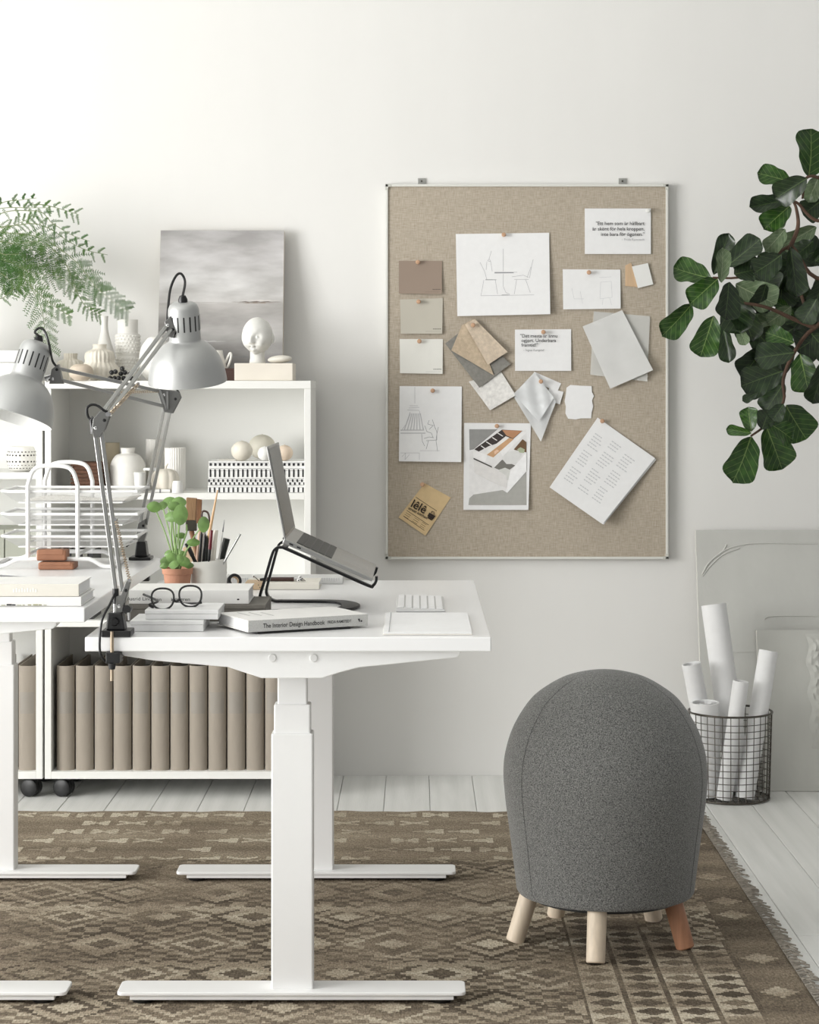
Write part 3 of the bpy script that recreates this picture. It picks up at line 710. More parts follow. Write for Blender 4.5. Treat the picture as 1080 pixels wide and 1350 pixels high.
def doll_head():
    s = 432.0; cx = PX(338, s); cy = 6.355
    t = thing('plaster_head', (cx, cy, ZBk), 'white plaster doll head bust standing on the cream block', 'sculpture')
    H = 0.116                                     # head height without the neck
    bm = bmesh.new(); bmesh.ops.create_icosphere(bm, subdivisions=6, radius=1.0)
    def g(p, c, r): d = (p-Vector(c)).length; return math.exp(-(d/r)**2)
    for v in bm.verts:
        p = v.co.normalized(); q = Vector((p.x*0.80, p.y*0.90, p.z))
        # face looks along -Y
        fr = max(0, -p.y)
        if p.z < 0: q.x *= 1-0.10*p.z*p.z; q.y *= (1-0.05*p.z*p.z); q.z *= 0.93
        q.x += 0.06*p.x*g(p, (p.x, -0.7, -0.35), 0.5)
        d = 0
        d += 0.24*g(p, (0, -0.95, -0.24), 0.14)+0.12*g(p, (0, -0.98, -0.08), 0.11)        # nose
        d += 0.08*(g(p, (0.13, -0.93, -0.30), 0.08)+g(p, (-0.13, -0.93, -0.30), 0.08))
        d -= 0.19*(g(p, (0.36, -0.91, 0.0), 0.20)+g(p, (-0.36, -0.91, 0.0), 0.20))        # eye hollows
        d += 0.14*(g(p, (0.36, -0.91, -0.03), 0.10)+g(p, (-0.36, -0.91, -0.03), 0.10))    # lids
        d += 0.05*(g(p, (0.34, -0.90, 0.24), 0.16)+g(p, (-0.34, -0.90, 0.24), 0.16))      # brows
        d += 0.11*(g(p, (0.48, -0.74, -0.42), 0.24)+g(p, (-0.48, -0.74, -0.42), 0.24))    # cheeks
        d += 0.12*g(p, (0, -0.80, -0.52), 0.12)+0.12*g(p, (0, -0.70, -0.68), 0.12)        # lips
        d -= 0.15*(g(p, (0, -0.77, -0.60), 0.06)+g(p, (0.15, -0.78, -0.58), 0.06)+g(p, (-0.15, -0.78, -0.58), 0.06))
        d += 0.16*g(p, (0, -0.50, -0.86), 0.2)                                            # chin
        d += 0.03*g(p, (0, -0.85, 0.5), 0.4)
        v.co = q*(1+d)
    me = bpy.data.meshes.new('head'); bm.to_mesh(me); bm.free()
    M = Matrix.Translation((cx+0.002, cy, ZBk+0.0255+H*0.5)) @ Matrix.Rotation(R(-17), 4, 'Z') @ Matrix.Rotation(R(3), 4, 'X') @ Matrix.Scale(H*0.5, 4)
    mb = MB(); mb.add([v.co.copy() for v in me.vertices], [tuple(p.vertices) for p in me.polygons], M)
    mb.build('head', PLASTER, t, smooth=True, angle=180)
    MB().lathe([(0.0245, 0.0006), (0.025, 0.004), (0.0225, 0.016), (0.0225, 0.036), (0.024, 0.052)], 28, Matrix.Translation((cx+0.001, cy+0.006, ZBk))).build('neck', PLASTER, t, smooth=True)
    for sx in (-1, 1):
        e = MB(); e.ball((sx*0.81, 0.12, -0.14), 0.2, 16, 10, (0.42, 0.75, 1.25)); e.ball((sx*0.87, 0.02, -0.13), 0.12, 12, 8, (0.3, 0.6, 1.0))
        e.v = [M @ p for p in e.v]; e.build('ear', PLASTER, t, smooth=True)
doll_head()
tag(MB().ball((PX(368, 434), 6.335, ZBk+0.0125), 0.037, 28, 16, (1, 0.75, 0.33), M=Matrix.Rotation(R(-4), 4, 'Y')).build('flat_pebble', STONE, origin=(PX(368, 434), 6.335, ZBk), smooth=True), 'flat pale pebble beside the plaster head', 'stone')

def vase(name, px, s, prof, m, label, cat='vase', n=48, rf=None, z=ZT, group=None, extra=None):
    x, y = PX(px, s), F/s
    t = thing(name, (x, y, z), label, cat, group)
    T = Matrix.Translation((x, y, z+0.0005))
    pts = bez([Vector((r, 0, h)) for r, h in prof], max(16, 5*len(prof)))
    body = [(max(p.x, 0.0008), p.z) for p in pts]
    top = body[-1]
    inner = [(max(top[0]-0.003, 0.001), top[1]), (max(top[0]-0.0045, 0.001), top[1]-0.012), (0.001, top[1]-0.014)]
    MB().lathe(body, n, T, rf).build('body', m, t, smooth=True, angle=60) if not extra else MB().lathe(body, n, T, rf, cap=True).build('body', m, t, smooth=True, angle=60)
    MB().lathe(inner, n, T, cap=False).build('mouth', m, t, smooth=True)
    return t, T
fl_ = lambda n, a: (lambda r, z, t: r*(1+a*abs(math.cos(n*t/2))-a*0.6))
vase('bottle_vase', 138, 416.5, [(0.036, 0), (0.04, 0.02), (0.036, 0.07), (0.020, 0.125), (0.0115, 0.16), (0.0105, 0.185), (0.012, 0.205)], CERAM, 'tall white bottle vase with a slim neck behind the fluted gourd vase')
vase('gourd_vase', 131.5, 429.5, [(0.048, 0), (0.058, 0.022), (0.057, 0.04), (0.044, 0.057), (0.045, 0.072), (0.040, 0.088), (0.022, 0.098), (0.0215, 0.112)], CERAM2, 'cream fluted gourd vase in two ribbed tiers', n=96, rf=lambda r, z, t: r*(1+(0.09*abs(math.cos(11*t))-0.05)*(1 if z < 0.094 else 0)))
vase('fluted_vase', 93, 421, [(0.034, 0), (0.043, 0.02), (0.044, 0.045), (0.035, 0.062), (0.021, 0.068), (0.021, 0.086)], CERAM2, 'low cream fluted vase with a short collar', n=96, rf=fl_(18, 0.12))
tb, TT = vase('pebble_bowl', 107, 436.5, [(0.018, 0), (0.033, 0.012), (0.036, 0.026), (0.030, 0.042), (0.016, 0.05)], mat('beige_clay', rgb(206, 192, 174), 0.7, var=0.08), 'small round beige clay pot before the fluted vase')
tc_, TC = vase('studded_vase', 168.5, 424, [(0.034, 0), (0.0355, 0.004), (0.0355, 0.072), (0.034, 0.078), (0.037, 0.084), (0.0375, 0.138), (0.036, 0.145), (0.0315, 0.148), (0.0315, 0.190)], CERAM, 'white cylinder vase covered in raised studs')
st = MB()
for j in range(14):
    z = 0.006+j*0.0102
    if 0.071 < z < 0.083: continue
    if z > 0.142: continue
    for k in range(22):
        a = 2*math.pi*(k+0.5*(j % 2))/22
        st.ball((0.0368*math.cos(a), 0.0368*math.sin(a), z), 0.0036, 6, 4)
st.v = [TC @ p for p in st.v]; so = st.build('studs', CERAM, tc_, smooth=True); so['kind'] = 'stuff'
vase('globe_vase', 205, 430, [(0.024, 0), (0.043, 0.025), (0.05, 0.062), (0.044, 0.10), (0.026, 0.128), (0.016, 0.134)], CERAM, 'round white globe vase behind the lamp arm')
jg, JT = vase('small_jug', 284, 424, [(0.02, 0), (0.032, 0.02), (0.034, 0.045), (0.026, 0.075), (0.022, 0.095)], CERAM, 'small white jug with a loop handle behind the lamp shade', 'jug')
MB().tube(bez([JT @ Vector(p) for p in ((0.03, 0, 0.03), (0.042, -0.005, 0.05), (0.05, -0.006, 0.078), (0.046, -0.006, 0.086), (0.036, 0, 0.068), (0.03, 0, 0.055))], 24), 0.0036, 8).build('handle', CERAM, jg, smooth=True)
bb = thing('dark_wood_block', (PX(302, 425), 6.44, ZT), 'small dark wooden box behind the cream block', 'box')
MB().box(PX(296, 425), PX(311, 425), 6.40, 6.47, ZT+0.0004, ZT+0.034).build('box_body', LEATHERD, bb, bevel=0.001)
MB().box(PX(296, 425)-0.001, PX(311, 425)+0.001, 6.399, 6.471, ZT+0.034, ZT+0.039).build('box_lid', LEATHERD, bb, bevel=0.001)
gr = thing('bead_string', (PX(158, 437), 6.275, ZT), 'heap of glossy black wooden beads by the gourd vase', 'beads')
mbk = mat('black_beads', rgb(24, 24, 25), 0.35)
sp0 = None
for px, py in ((143, 497), (149, 497.5), (155, 498), (161, 497.5), (167, 498), (146, 489), (151, 488), (157, 490.5), (163, 489), (170, 491), (172, 497), (160, 484)):
    y = 6.277+random.uniform(0, .02)
    if sp0 is None:
        sp0 = MB().ball((0, 0, 0), 0.0075, 12, 8).build('bead', mbk, gr, smooth=True)
        for v in sp0.data.vertices: v.co = WM[gr.name] @ v.co
        o = sp0
    else:
        o = bpy.data.objects.new('bead', sp0.data); COL.objects.link(o); o.parent = gr
    o.matrix_basis = WM[gr.name].inverted() @ Matrix.Translation((PX(px, 437), y, max(ZT+0.0078, PZ(py+2, 437))))
wb = thing('storage_box', (PX(0, 430), 6.40, ZT), 'low white lidded box on the bookcase behind the tilted lamp', 'box')
MB().box(-1.372, PX(26, 435), 6.29, 6.5, ZT+0.0005, ZT+0.055).build('box_body', WHITE_MATT, wb, bevel=0.002)
MB().box(-1.375, PX(26, 435)+0.003, 6.287, 6.503, ZT+0.056, ZT+0.092).build('box_lid', WHITE_MATT, wb, bevel=0.002)

# ================================================================ shelf of the first bookcase
ZS = ZS1
vase('ribbed_tumbler', 204, 421, [(0.024, 0), (0.026, 0.03), (0.027, 0.156)], CERAM, 'taller white ribbed tumbler behind the lidded jar', n=120, rf=lambda r, z, t: r*(1+0.025*math.cos(30*t)), z=ZS)
vase('ribbed_vase', 231, 427, [(0.028, 0), (0.0305, 0.006), (0.0315, 0.05), (0.0315, 0.125), (0.030, 0.13)], CERAM, 'white ribbed cylinder vase on the shelf beside the ceramic pumpkin', n=144, rf=lambda r, z, t: r*(1+0.03*math.cos(28*t)), z=ZS)
vase('round_jar', 168.5, 428, [(0.043, 0), (0.053, 0.012), (0.055, 0.06), (0.052, 0.085), (0.038, 0.108), (0.022, 0.115), (0.021, 0.12), (0.023, 0.132)], CERAM, 'large white ceramic jar with rounded shoulders', 'jar', z=ZS)
vase('beige_beaker', 146, 421, [(0.022, 0), (0.026, 0.05), (0.028, 0.145)], mat('beige_glaze', rgb(196, 184, 158), 0.5), 'tall beige beaker behind the white jar', z=ZS)
vase('small_cup', 184, 436.5, [(0.012, 0), (0.0145, 0.02), (0.0165, 0.055), (0.0175, 0.062)], WHITE_MATT, 'small white paper cup before the round jar', 'cup', z=ZS)
pk, PT = vase('ceramic_pumpkin', 218, 433, [(0.02, 0.002), (0.036, 0.012), (0.041, 0.036), (0.034, 0.060), (0.014, 0.070), (0.004, 0.068)], CERAM2, 'cream ceramic pumpkin with a curled stem', 'ornament', n=80, rf=lambda r, z, t: r*(1+0.10*abs(math.cos(4*t))-0.05), z=ZS)
MB().tube([PT @ Vector(p) for p in ((0, 0, 0.064), (0.002, 0, 0.078), (0.008, 0, 0.086))], [0.004, 0.0035, 0.002], 8).build('stem', CERAM2, pk, smooth=True)
vase('white_thimble', 234, 436.5, [(0.0165, 0), (0.0168, 0.01), (0.0145, 0.03), (0.0120, 0.036)], WHITE_MATT, 'tiny white plaster cone at the edge of the shelf', 'ornament', z=ZS)
rl = thing('chalk_stick', (PX(207, 436), 6.275, ZS), 'short white stick with a grey band lying by the pumpkin', 'stick')
MB().tube([(PX(201, 436), 6.275, ZS+0.0055), (PX(224, 436), 6.282, ZS+0.0055)], 0.0052, 12).build('rod', WHITE_MATT, rl, smooth=True)
MB().tube([(PX(210, 436), 6.2777, ZS+0.0055), (PX(212, 436), 6.278, ZS+0.0055)], 0.0055, 12).build('band', PENCILD, rl, smooth=True)
# dark wicker basket
bk = thing('wicker_basket', (PX(113, 430), 6.38, ZS), 'brown wicker basket behind the letter tray handle', 'basket')
wick = mat('brown_wicker', rgb(92, 60, 42), 0.7, var=0.35, scale=60, stretch=(1, 1, 3), bump=0.8, bscale=90)
MB().box(PX(97, 432), PX(133, 432), 6.31, 6.44, ZS+0.0005, ZS+0.09).build('basket_body', wick, bk, bevel=0.006)
for k in range(8):
    z = ZS+0.006+k*0.011
    MB().tube([(PX(97, 432)-0.002, 6.308, z), (PX(133, 432)+0.002, 6.308, z), (PX(133, 432)+0.002, 6.442, z), (PX(97, 432)-0.002, 6.442, z)], 0.0042, 6, closed=True).build('wicker_band', wick, bk, smooth=True)
# patterned boxes
pb = [(0.0, 0.022, 'bars'), (0.0225, 0.019, 'dots2'), (0.042, 0.03, 'tall'), (0.0725, 0.023, 'dots')]
patmat = mat('patterned_card', rgb(240, 240, 238), 0.6); patk = mat('printed_black', rgb(30, 30, 34), 0.7)
names = ['with short vertical dashes, lowest of the stack', 'with a checker of small dots, second from the bottom', 'with tall vertical bars, second from the top', 'with square dots, topmost of the stack']
for k, (z, h, kind) in enumerate(pb):
    xa, xb = PX(274, 436)+0.0008*k, PX(402.5, 436)-0.001
    t = thing('patterned_box', ((xa+xb)/2, 6.36, ZS+z), 'black and white card box '+names[k], 'box', 'patterned card boxes on the shelf')
    za, zb = ZS+z+0.0006, ZS+z+h
    MB().box(xa, xb, 6.276, 6.46, za, zb-0.0052).build('box_body', patmat, t, bevel=0.001)
    MB().box(xa-0.0006, xb+0.0006, 6.2753, 6.4607, zb-0.0046, zb).build('box_lid', patmat, t, bevel=0.001)
    mk = MB(); n = 21; yf = 6.2747
    for i in range(n):
        x = xa+0.006+(xb-xa-0.012)*i/(n-1)
        def mark(x, w_, z0, z1): mk.box(x-w_/2, x+w_/2, yf-0.0003, yf+0.002, z0, z1)
        if kind == 'bars': mark(x, 0.0042, za+0.001, zb-0.006)
        if kind == 'dots2': mark(x+(0.0032), 0.0046, za+0.001, za+0.0085); mark(x-0.0032, 0.0046, za+0.0095, zb-0.001)
        if kind == 'tall': mark(x, 0.0045, za+0.005, zb-0.001)
        if kind == 'dots': mark(x, 0.0066, za+0.0085, za+0.0165)
    mk.build('printed_pattern', patk, t)
ZP = ZS+0.0955
lp = tag(MB().box(PX(286, 436), PX(310, 436), 6.30, 6.42, ZP+0.0004, ZP+0.0028).build('note_card', PAPERW, origin=(PX(298, 436), 6.36, ZP), bevel=0.0005), 'thin cream card lying on the patterned boxes', 'card')
def sphere(px, s, d, m, label, name, z=ZP, sq=1.0):
    r = d/2/s
    t = thing(name, (PX(px, s), F/s, z), label, 'ball', 'balls on the patterned boxes')
    MB().ball((PX(px, s), F/s, z+r*sq+0.0003), r, 32, 18, (1, 1, sq)).build('ball_body', m, t, smooth=True)
    MB().tube([(PX(px, s), F/s, z+2*r*sq-0.002), (PX(px, s)+0.001, F/s, z+2*r*sq+0.0015)], 0.0022, 8).build('nub', m, t, smooth=True)
sphere(319, 434.5, 28.5, mat('ivory', rgb(228, 222, 208), 0.55, var=0.04), 'ivory round ball on the patterned boxes', 'ivory_ball', sq=0.92)
sphere(345.5, 424, 36, mat('stoneware', rgb(206, 202, 188), 0.6, var=0.06), 'large grey-beige ball behind the ivory ball', 'stoneware_ball', sq=0.9)
sphere(349, 434.5, 19, WHITE_MATT, 'small white ball peeking behind the laptop lid', 'white_ball')
sphere(375, 434.0, 23, mat('peach_clay', rgb(222, 204, 184), 0.65, var=0.05), 'pale peach ball at the end of the patterned boxes', 'peach_ball', sq=0.9)
# dark magazines standing on the lower shelf, seen under the tray
for k in range(7):
    x = PX(73, 437)+k*0.017
    cdark = [(44, 44, 46), (66, 66, 66), (38, 38, 40), (96, 98, 90), (50, 50, 50), (120, 120, 112), (42, 42, 44)][k]
    t = thing('magazine', (x, 6.33, ZS2), 'dark magazine standing behind the raised desk, '+ORD[k]+' from the gap between the bookcases', 'magazine', 'dark magazines on the middle shelf')
    c = mat('magazine_cover', rgb(*cdark), 0.5)
    h = PZ(726, 437)-ZS2-0.004*(k % 3)
    MB().box(x-0.0072, x-0.0062, 6.29, 6.45, ZS2+0.0005, ZS2+h).box(x+0.0062, x+0.0072, 6.29, 6.45, ZS2+0.0005, ZS2+h).box(x-0.0072, x+0.0072, 6.288, 6.2895, ZS2+0.0005, ZS2+h).build('cover', c, t)
    MB().box(x-0.0061, x+0.0061, 6.29, 6.448, ZS2+0.001, ZS2+h-0.002).build('pages', PAPERW, t)

# ================================================================ second bookcase: spotted bowl, grey boxes
sx, ss = PX(29, 432), 432.0
bw = thing('spotted_bowl', (sx, F/ss, ZL1), 'white rounded bowl covered in black spots', 'bowl')
T = Matrix.Translation((sx, F/ss, ZL1+0.0005))
pr = [(0.022, 0.0), (0.036, 0.008), (0.0455, 0.03), (0.045, 0.05), (0.037, 0.072), (0.033, 0.076), (0.030, 0.072), (0.038, 0.05), (0.03, 0.012), (0.001, 0.008)]
MB().lathe([(max(p.x, .0008), p.z) for p in bez([Vector((r, 0, z)) for r, z in pr], 50)], 48, T, cap=False).build('bowl_body', CERAM, bw, smooth=True)
spm = MB()
for j in range(6):
    z = 0.012+j*0.0095
    r = np.interp(z, [0, 0.008, 0.03, 0.05, 0.072], [0.022, 0.036, 0.0455, 0.045, 0.037])
    for k in range(24):
        a = 2*math.pi*(k+0.5*(j % 2))/24+0.05
        Q = T @ Matrix.Rotation(a, 4, 'Z') @ Matrix.Translation((r+0.0002, 0, z)) @ Matrix.Rotation(R(90), 4, 'Y')
        spm.lathe([(0.0027, -0.001), (0.0027, 0.0006)], 8, Q)
so = spm.build('spots', INK, bw); so['kind'] = 'stuff'
ZL2 = PZ(745, 437)
for k, (a, b_) in enumerate(((-1.40, -1.325), (-1.322, -1.247), (-1.244, -1.15))):
    t = thing('file_box', ((a+b_)/2, 6.36, ZL2), 'pale green-grey file box behind the tray, '+ORD[2-k]+' from the gap between the bookcases', 'box', 'file boxes behind the tray')
    MB().box(a, b_, 6.285, 6.5, ZL2+0.0005, ZL2+0.085).build('box_body', mat('sage_card', rgb(168, 170, 158), 0.7), t, bevel=0.001)
    MB().box(a-0.0006, b_+0.0006, 6.283, 6.502, ZL2+0.0855, ZL2+0.105).build('box_lid', mat('sage_card', rgb(176, 178, 166), 0.7), t, bevel=0.001)
# ================================================================ wire letter tray on the raised desk
def letter_tray():
    ya, yb = 4.965, 5.18
    t = thing('letter_tray', (-0.83, (ya+yb)/2, TB), 'white wire-mesh letter tray with three tiers and looped handles', 'letter tray')
    mesh = bpy.data.materials.new('wire_mesh'); mesh.use_nodes = True; nt = mesh.node_tree; b = nt.nodes['Principled BSDF']
    b.inputs['Base Color'].default_value = rgb(196, 196, 194); b.inputs['Roughness'].default_value = 0.4
    N, L = nt.nodes.new, nt.links.new
    tc = N('ShaderNodeTexCoord'); mp = N('ShaderNodeMapping'); mp.inputs['Rotation'].default_value = (R(20), R(20), R(45)); mp.inputs['Scale'].default_value = (420, 420, 420)
    L(tc.outputs['Object'], mp.inputs[0])
    sp = N('ShaderNodeSeparateXYZ'); L(mp.outputs[0], sp.inputs[0])
    outs = []
    for ax in 'XY':
        f = N('ShaderNodeMath'); f.operation = 'FRACT'; L(sp.outputs[ax], f.inputs[0])
        g = N('ShaderNodeMath'); g.operation = 'LESS_THAN'; g.inputs[1].default_value = 0.2; L(f.outputs[0], g.inputs[0]); outs.append(g)
    mx = N('ShaderNodeMath'); mx.operation = 'MAXIMUM'; L(outs[0].outputs[0], mx.inputs[0]); L(outs[1].outputs[0], mx.inputs[1]); L(mx.outputs[0], b.inputs['Alpha'])
    xa, xb = -0.994, -0.672
    for zr, zb_ in ((0.992, 0.965), (0.9376, 0.9115), (0.884, 0.859)):
        tr = None
        rim = bez([(xa+0.02, ya, zr), (xb-0.02, ya, zr), (xb, ya+0.02, zr), (xb, yb-0.02, zr), (xb-0.02, yb, zr), (xa+0.02, yb, zr), (xa, yb-0.02, zr), (xa, ya+0.02, zr)], 56)
        tr = MB().tube(rim, 0.0036, 8, closed=True).build('tray_rim', METALW, t, smooth=True)
        i = 0.022
        lo = [(xa+i+0.02, ya+i*0.5), (xb-i-0.01, ya+i*0.5), (xb-i, yb-i*0.5), (xa+i+0.02, yb-i*0.5)]
        hi = [(xa, ya), (xb, ya), (xb, yb), (xa, yb)]
        mb = MB(); mb.add([(x, y, zr) for x, y in hi]+[(x, y, zb_) for x, y in lo], [(0, 1, 5, 4), (1, 2, 6, 5), (2, 3, 7, 6), (3, 0, 4, 7), (4, 5, 6, 7)])
        mb.build('tray_mesh', mesh, tr)
        MB().tube([(x, y, zb_) for x, y in lo], 0.002, 6, closed=True).build('bottom_wire', METALW, tr, smooth=True)
    for yy, off in ((ya-0.006, 0), (yb+0.006, 0)):
        ux0, ux1, zt = -0.927, -0.808, 1.053
        pts = [(ux0, yy, 0.83), (ux0, yy, zt-0.045)]+bez([(ux0, yy, zt-0.045), (ux0+0.012, yy, zt-0.012), (ux0+0.035, yy, zt), (ux1-0.035, yy, zt), (ux1-0.012, yy, zt-0.012), (ux1, yy, zt-0.045)], 40)[1:]+[(ux1, yy, 0.83)]
        MB().tube(pts, 0.0052, 10).build('handle', METALW, t, smooth=True)
        base = bez([(-1.02, yy, TB+0.0055), (-0.985, yy, TB+0.008), (-0.955, yy, 0.828), (-0.93, yy, 0.831), (-0.80, yy, 0.831), (-0.775, yy, 0.829), (-0.748, yy, 0.815), (-0.725, yy, TB+0.0055)], 48)
        MB().tube(base, 0.0052, 10).build('base_wire', METALW, t, smooth=True)
    for xx in (-1.02, -0.725):
        MB().tube([(xx, ya-0.006, TB+0.0055), (xx, yb+0.006, TB+0.0055)], 0.005, 8).build('base_wire', METALW, t, smooth=True)
    for xx in (-0.927, -0.808):
        MB().tube([(xx, ya-0.006, 0.842), (xx, yb+0.006, 0.842)], 0.004, 8).build('cross_wire', METALW, t, smooth=True)
    pp = MB().grid(lambda u, v: (xa+0.05+u*0.26, ya+0.02+v*0.2, 0.969+0.004*math.sin(u*7)*v), 10, 4)
    tag(pp.build('paper_sheet', PAPERW, origin=(-0.83, 5.1, 0.967), solid=0.0006, smooth=True), 'curled paper sheet lying in the top tier of the letter tray', 'paper')
letter_tray()

# ================================================================ books
def book(name, M, L, D, H, label, m_cover, m_spine=None, m_pages=None, cat='book', group=None, ov=0.003):
    """spine along local X facing -Y; L length, D depth, H thickness; M places the lower spine-left corner"""
    t = thing(name, (0, 0, 0), label, cat, group, M=M)
    th = 0.0022
    c = MB().box(0, L, 0, D, 0, th, M).box(0, L, 0, D, H-th, H, M)
    c.build('cover', m_cover, t, bevel=0.0006)
    MB().box(0, L, -0.0012, th, 0.0001, H-0.0001, M).build('spine', m_spine or m_cover, t, bevel=0.0008)
    MB().box(ov, L-ov, th, D-ov, th, H-th, M).build('pages', m_pages or PAPER, t)
    return t
COVW = mat('white_cover', rgb(236, 235, 232), 0.5, var=0.02)
COVC = mat('cream_cover', rgb(224, 220, 210), 0.6, var=0.03)
COVG = mat('light_grey_cover', rgb(205, 204, 200), 0.65, var=0.04, scale=120)
# on the raised desk
y_ = F/S(801, TB)
bL = book('hardback_book', Mloc(-1.06, 4.115, TB+0.0006), 0.397, 0.17, 0.018, 'white hardback with a dotted photo strip under the cream hardback', COVW, cat='book')
bU = book('hardback_book', Mloc(-1.06, 4.122, TB+0.0192), 0.391, 0.16, 0.0245, 'thick cream hardback on top of a white book on the raised desk', COVW, COVC)
bp_ = MB()
for k in range(9): bp_.box(-0.80+k*0.0055, -0.7965+k*0.0055, 4.1203, 4.121, TB+0.0275, TB+0.034+0.002*(k % 2))
bp_.build('blind_print', mat('blind_print', rgb(238, 236, 230), 0.5), bU)
ph = MB()
for k in range(26):
    h = random.uniform(0.001, 0.0035); ph.box(-1.0+k*0.0105, -1.0+k*0.0105+random.uniform(.004, .01), 4.1128, 4.1140, TB+0.002, TB+0.002+h, mi=random.choice((0, 1, 1)))
ph.build('cover_print', [INK, mat('olive_print', rgb(150, 150, 112), 0.7)], bL)
mg = MB().grid(lambda u, v: (-1.07+u*0.31+0.03*v, 4.33+v*0.20, TB+0.044+0.012*math.sin(u*math.pi)*(1-v)*0.6-0.02*v-0.01*u), 12, 6)
tag(mg.build('loose_pages', PAPER, origin=(-0.95, 4.4, TB), solid=0.0012, smooth=True), 'loose white pages curling on the raised desk behind the hardbacks', 'paper')
for k, (x0, x1, y0, z0, h, d, l) in enumerate(((50, 97, 4.93, 0.0005, 0.020, 0.07, 'flat tan leather case under the rounded leather case'), (48, 87, 4.94, 0.021, 0.030, 0.055, 'rounded tan leather case on top of a flatter one'))):
    s = F/y0
    t = thing('leather_case', (PX((x0+x1)/2, s), y0+d/2, TB+z0), l, 'case', 'tan leather cases by the tray')
    MB().box(PX(x0, s), PX(x1, s), y0, y0+d, TB+z0, TB+z0+h*0.86).build('case_body', LEATHER, t, bevel=0.004, seg=3)
    MB().box(PX(x0, s)+0.002, PX(x1, s)-0.006, y0-0.0012, y0+d*0.6, TB+z0+h*0.45, TB+z0+h*0.9).build('case_flap', LEATHER, t, bevel=0.003, seg=3)

# on the nearer desk: interior design book
a = Vector((PX(327, 664), F/664, 0)); b_ = Vector((PX(485, 645), F/645, 0))
ang = math.atan2(b_.y-a.y, b_.x-a.x); Lb = (b_-a).length
M = Mloc(a.x, a.y, TA+0.0048, ang)
SPG = mat('speckled_grey_cloth', rgb(206, 206, 203), 0.8, var=0.12, scale=600)
hb = book('design_book', M, Lb, 0.165, 0.0235, 'white hardback with black title along its grey spine, nearest the desk edge', COVW, SPG)
TM = M @ Matrix.Translation((0.032, -0.0016, 0.0072)) @ RX90
text('The Interior Design Handbook', 0.0128, INK, TM, hb, bold=0.008, sx=0.84)
text('FRIDA RAMSTEDT', 0.0078, INK, M @ Matrix.Translation((Lb*0.655, -0.0016, 0.0088)) @ RX90, hb, bold=0.012, sx=0.86)
lg = MB(); LM = M @ Matrix.Translation((Lb*0.915, -0.0016, 0.0085))
for x0, z0, x1, z1 in ((0, 0.0035, 0.0035, 0.0065), (0.0015, 0.0005, 0.004, 0.0035), (0.0055, 0, 0.009, 0.003)):
    lg.box(x0, x1, -0.0002, 0.0002, z0, z1, LM)
lg.build('publisher_mark', INK, hb)
for k in range(3):
    q = M @ Matrix.Translation((0.035+k*0.022, 0.10-0.01*k, 0.0237))
    MB().box(0, 0.0035, -0.02, 0.045, 0, 0.0002, q).build('title_print', mat('grey_print', rgb(190, 190, 188), 0.7), hb)
tg = tag(MB().box(0, 0.205, 0.004, 0.10, 0, 0.0038, Mloc(a.x+0.02, a.y+0.006, TA+0.0005, ang)).build('gap_shadow', BLACK, origin=(a.x, a.y, TA), bevel=0.0012), 'slim black sheet standing in for the shadow gap under the interior design book', 'gap_shadow')  # black sheet stands in for the shadow gap below the book cover
# open sketch pad
nb = thing('sketch_pad', (0.0, 4.29, TA), 'blank white sketch pad lying open at the desk corner', 'notebook')
xs0, xs1 = -0.065, 0.113
MB().box(xs0, xs1, 4.112, 4.47, TA+0.0005, TA+0.003).build('cover', PAPERW, nb, bevel=0.0005)
MB().box(xs0+0.001, xs1-0.001, 4.113, 4.468, TA+0.003, TA+0.0062).build('pages', PAPER, nb, bevel=0.0004)
MB().tube([(xs0+0.012, 4.115, TA+0.0064), (xs0+0.012, 4.466, TA+0.0064)], 0.0009, 6).build('fold_line', PENCIL, nb)
# keyboard
kb = thing('keyboard', (0.011, 4.67, TA), 'slim white wireless keyboard beside the laptop stand', 'keyboard')
kx0, kx1, ky0, ky1 = PX(522, 604), PX(587, 604), 4.535, 4.815
MB().prism([(kx0, ky0, TA+0.0005), (kx1, ky0, TA+0.0005), (kx1, ky0, TA+0.006), (kx0, ky0, TA+0.0095)], (0, ky1-ky0, 0)).build('case', mat('light_case', rgb(214, 214, 213), 0.4), kb, bevel=0.0015)
key0 = None; KW = mat('white_keys', rgb(242, 242, 242), 0.45)
for r in range(6):
    for c in range(14):
        x = kx0+0.004+r*(kx1-kx0-0.006)/6; y = ky0+0.004+c*(ky1-ky0-0.006)/14
        z = TA+0.0097-0.0035*(r+0.5)/6
        w_, d_ = (kx1-kx0-0.006)/6-0.0034, (ky1-ky0-0.006)/14-0.0018
        if key0 is None:
            o = MB().box(0, w_, 0, d_, 0, 0.0026).build('key', KW, kb, bevel=0.0006); key0 = o
            for v in o.data.vertices: v.co = WM[kb.name] @ v.co
        else:
            o = bpy.data.objects.new('key', key0.data); COL.objects.link(o); o.parent = kb
        o.matrix_basis = WM[kb.name].inverted() @ Matrix.Translation((x, y, z))
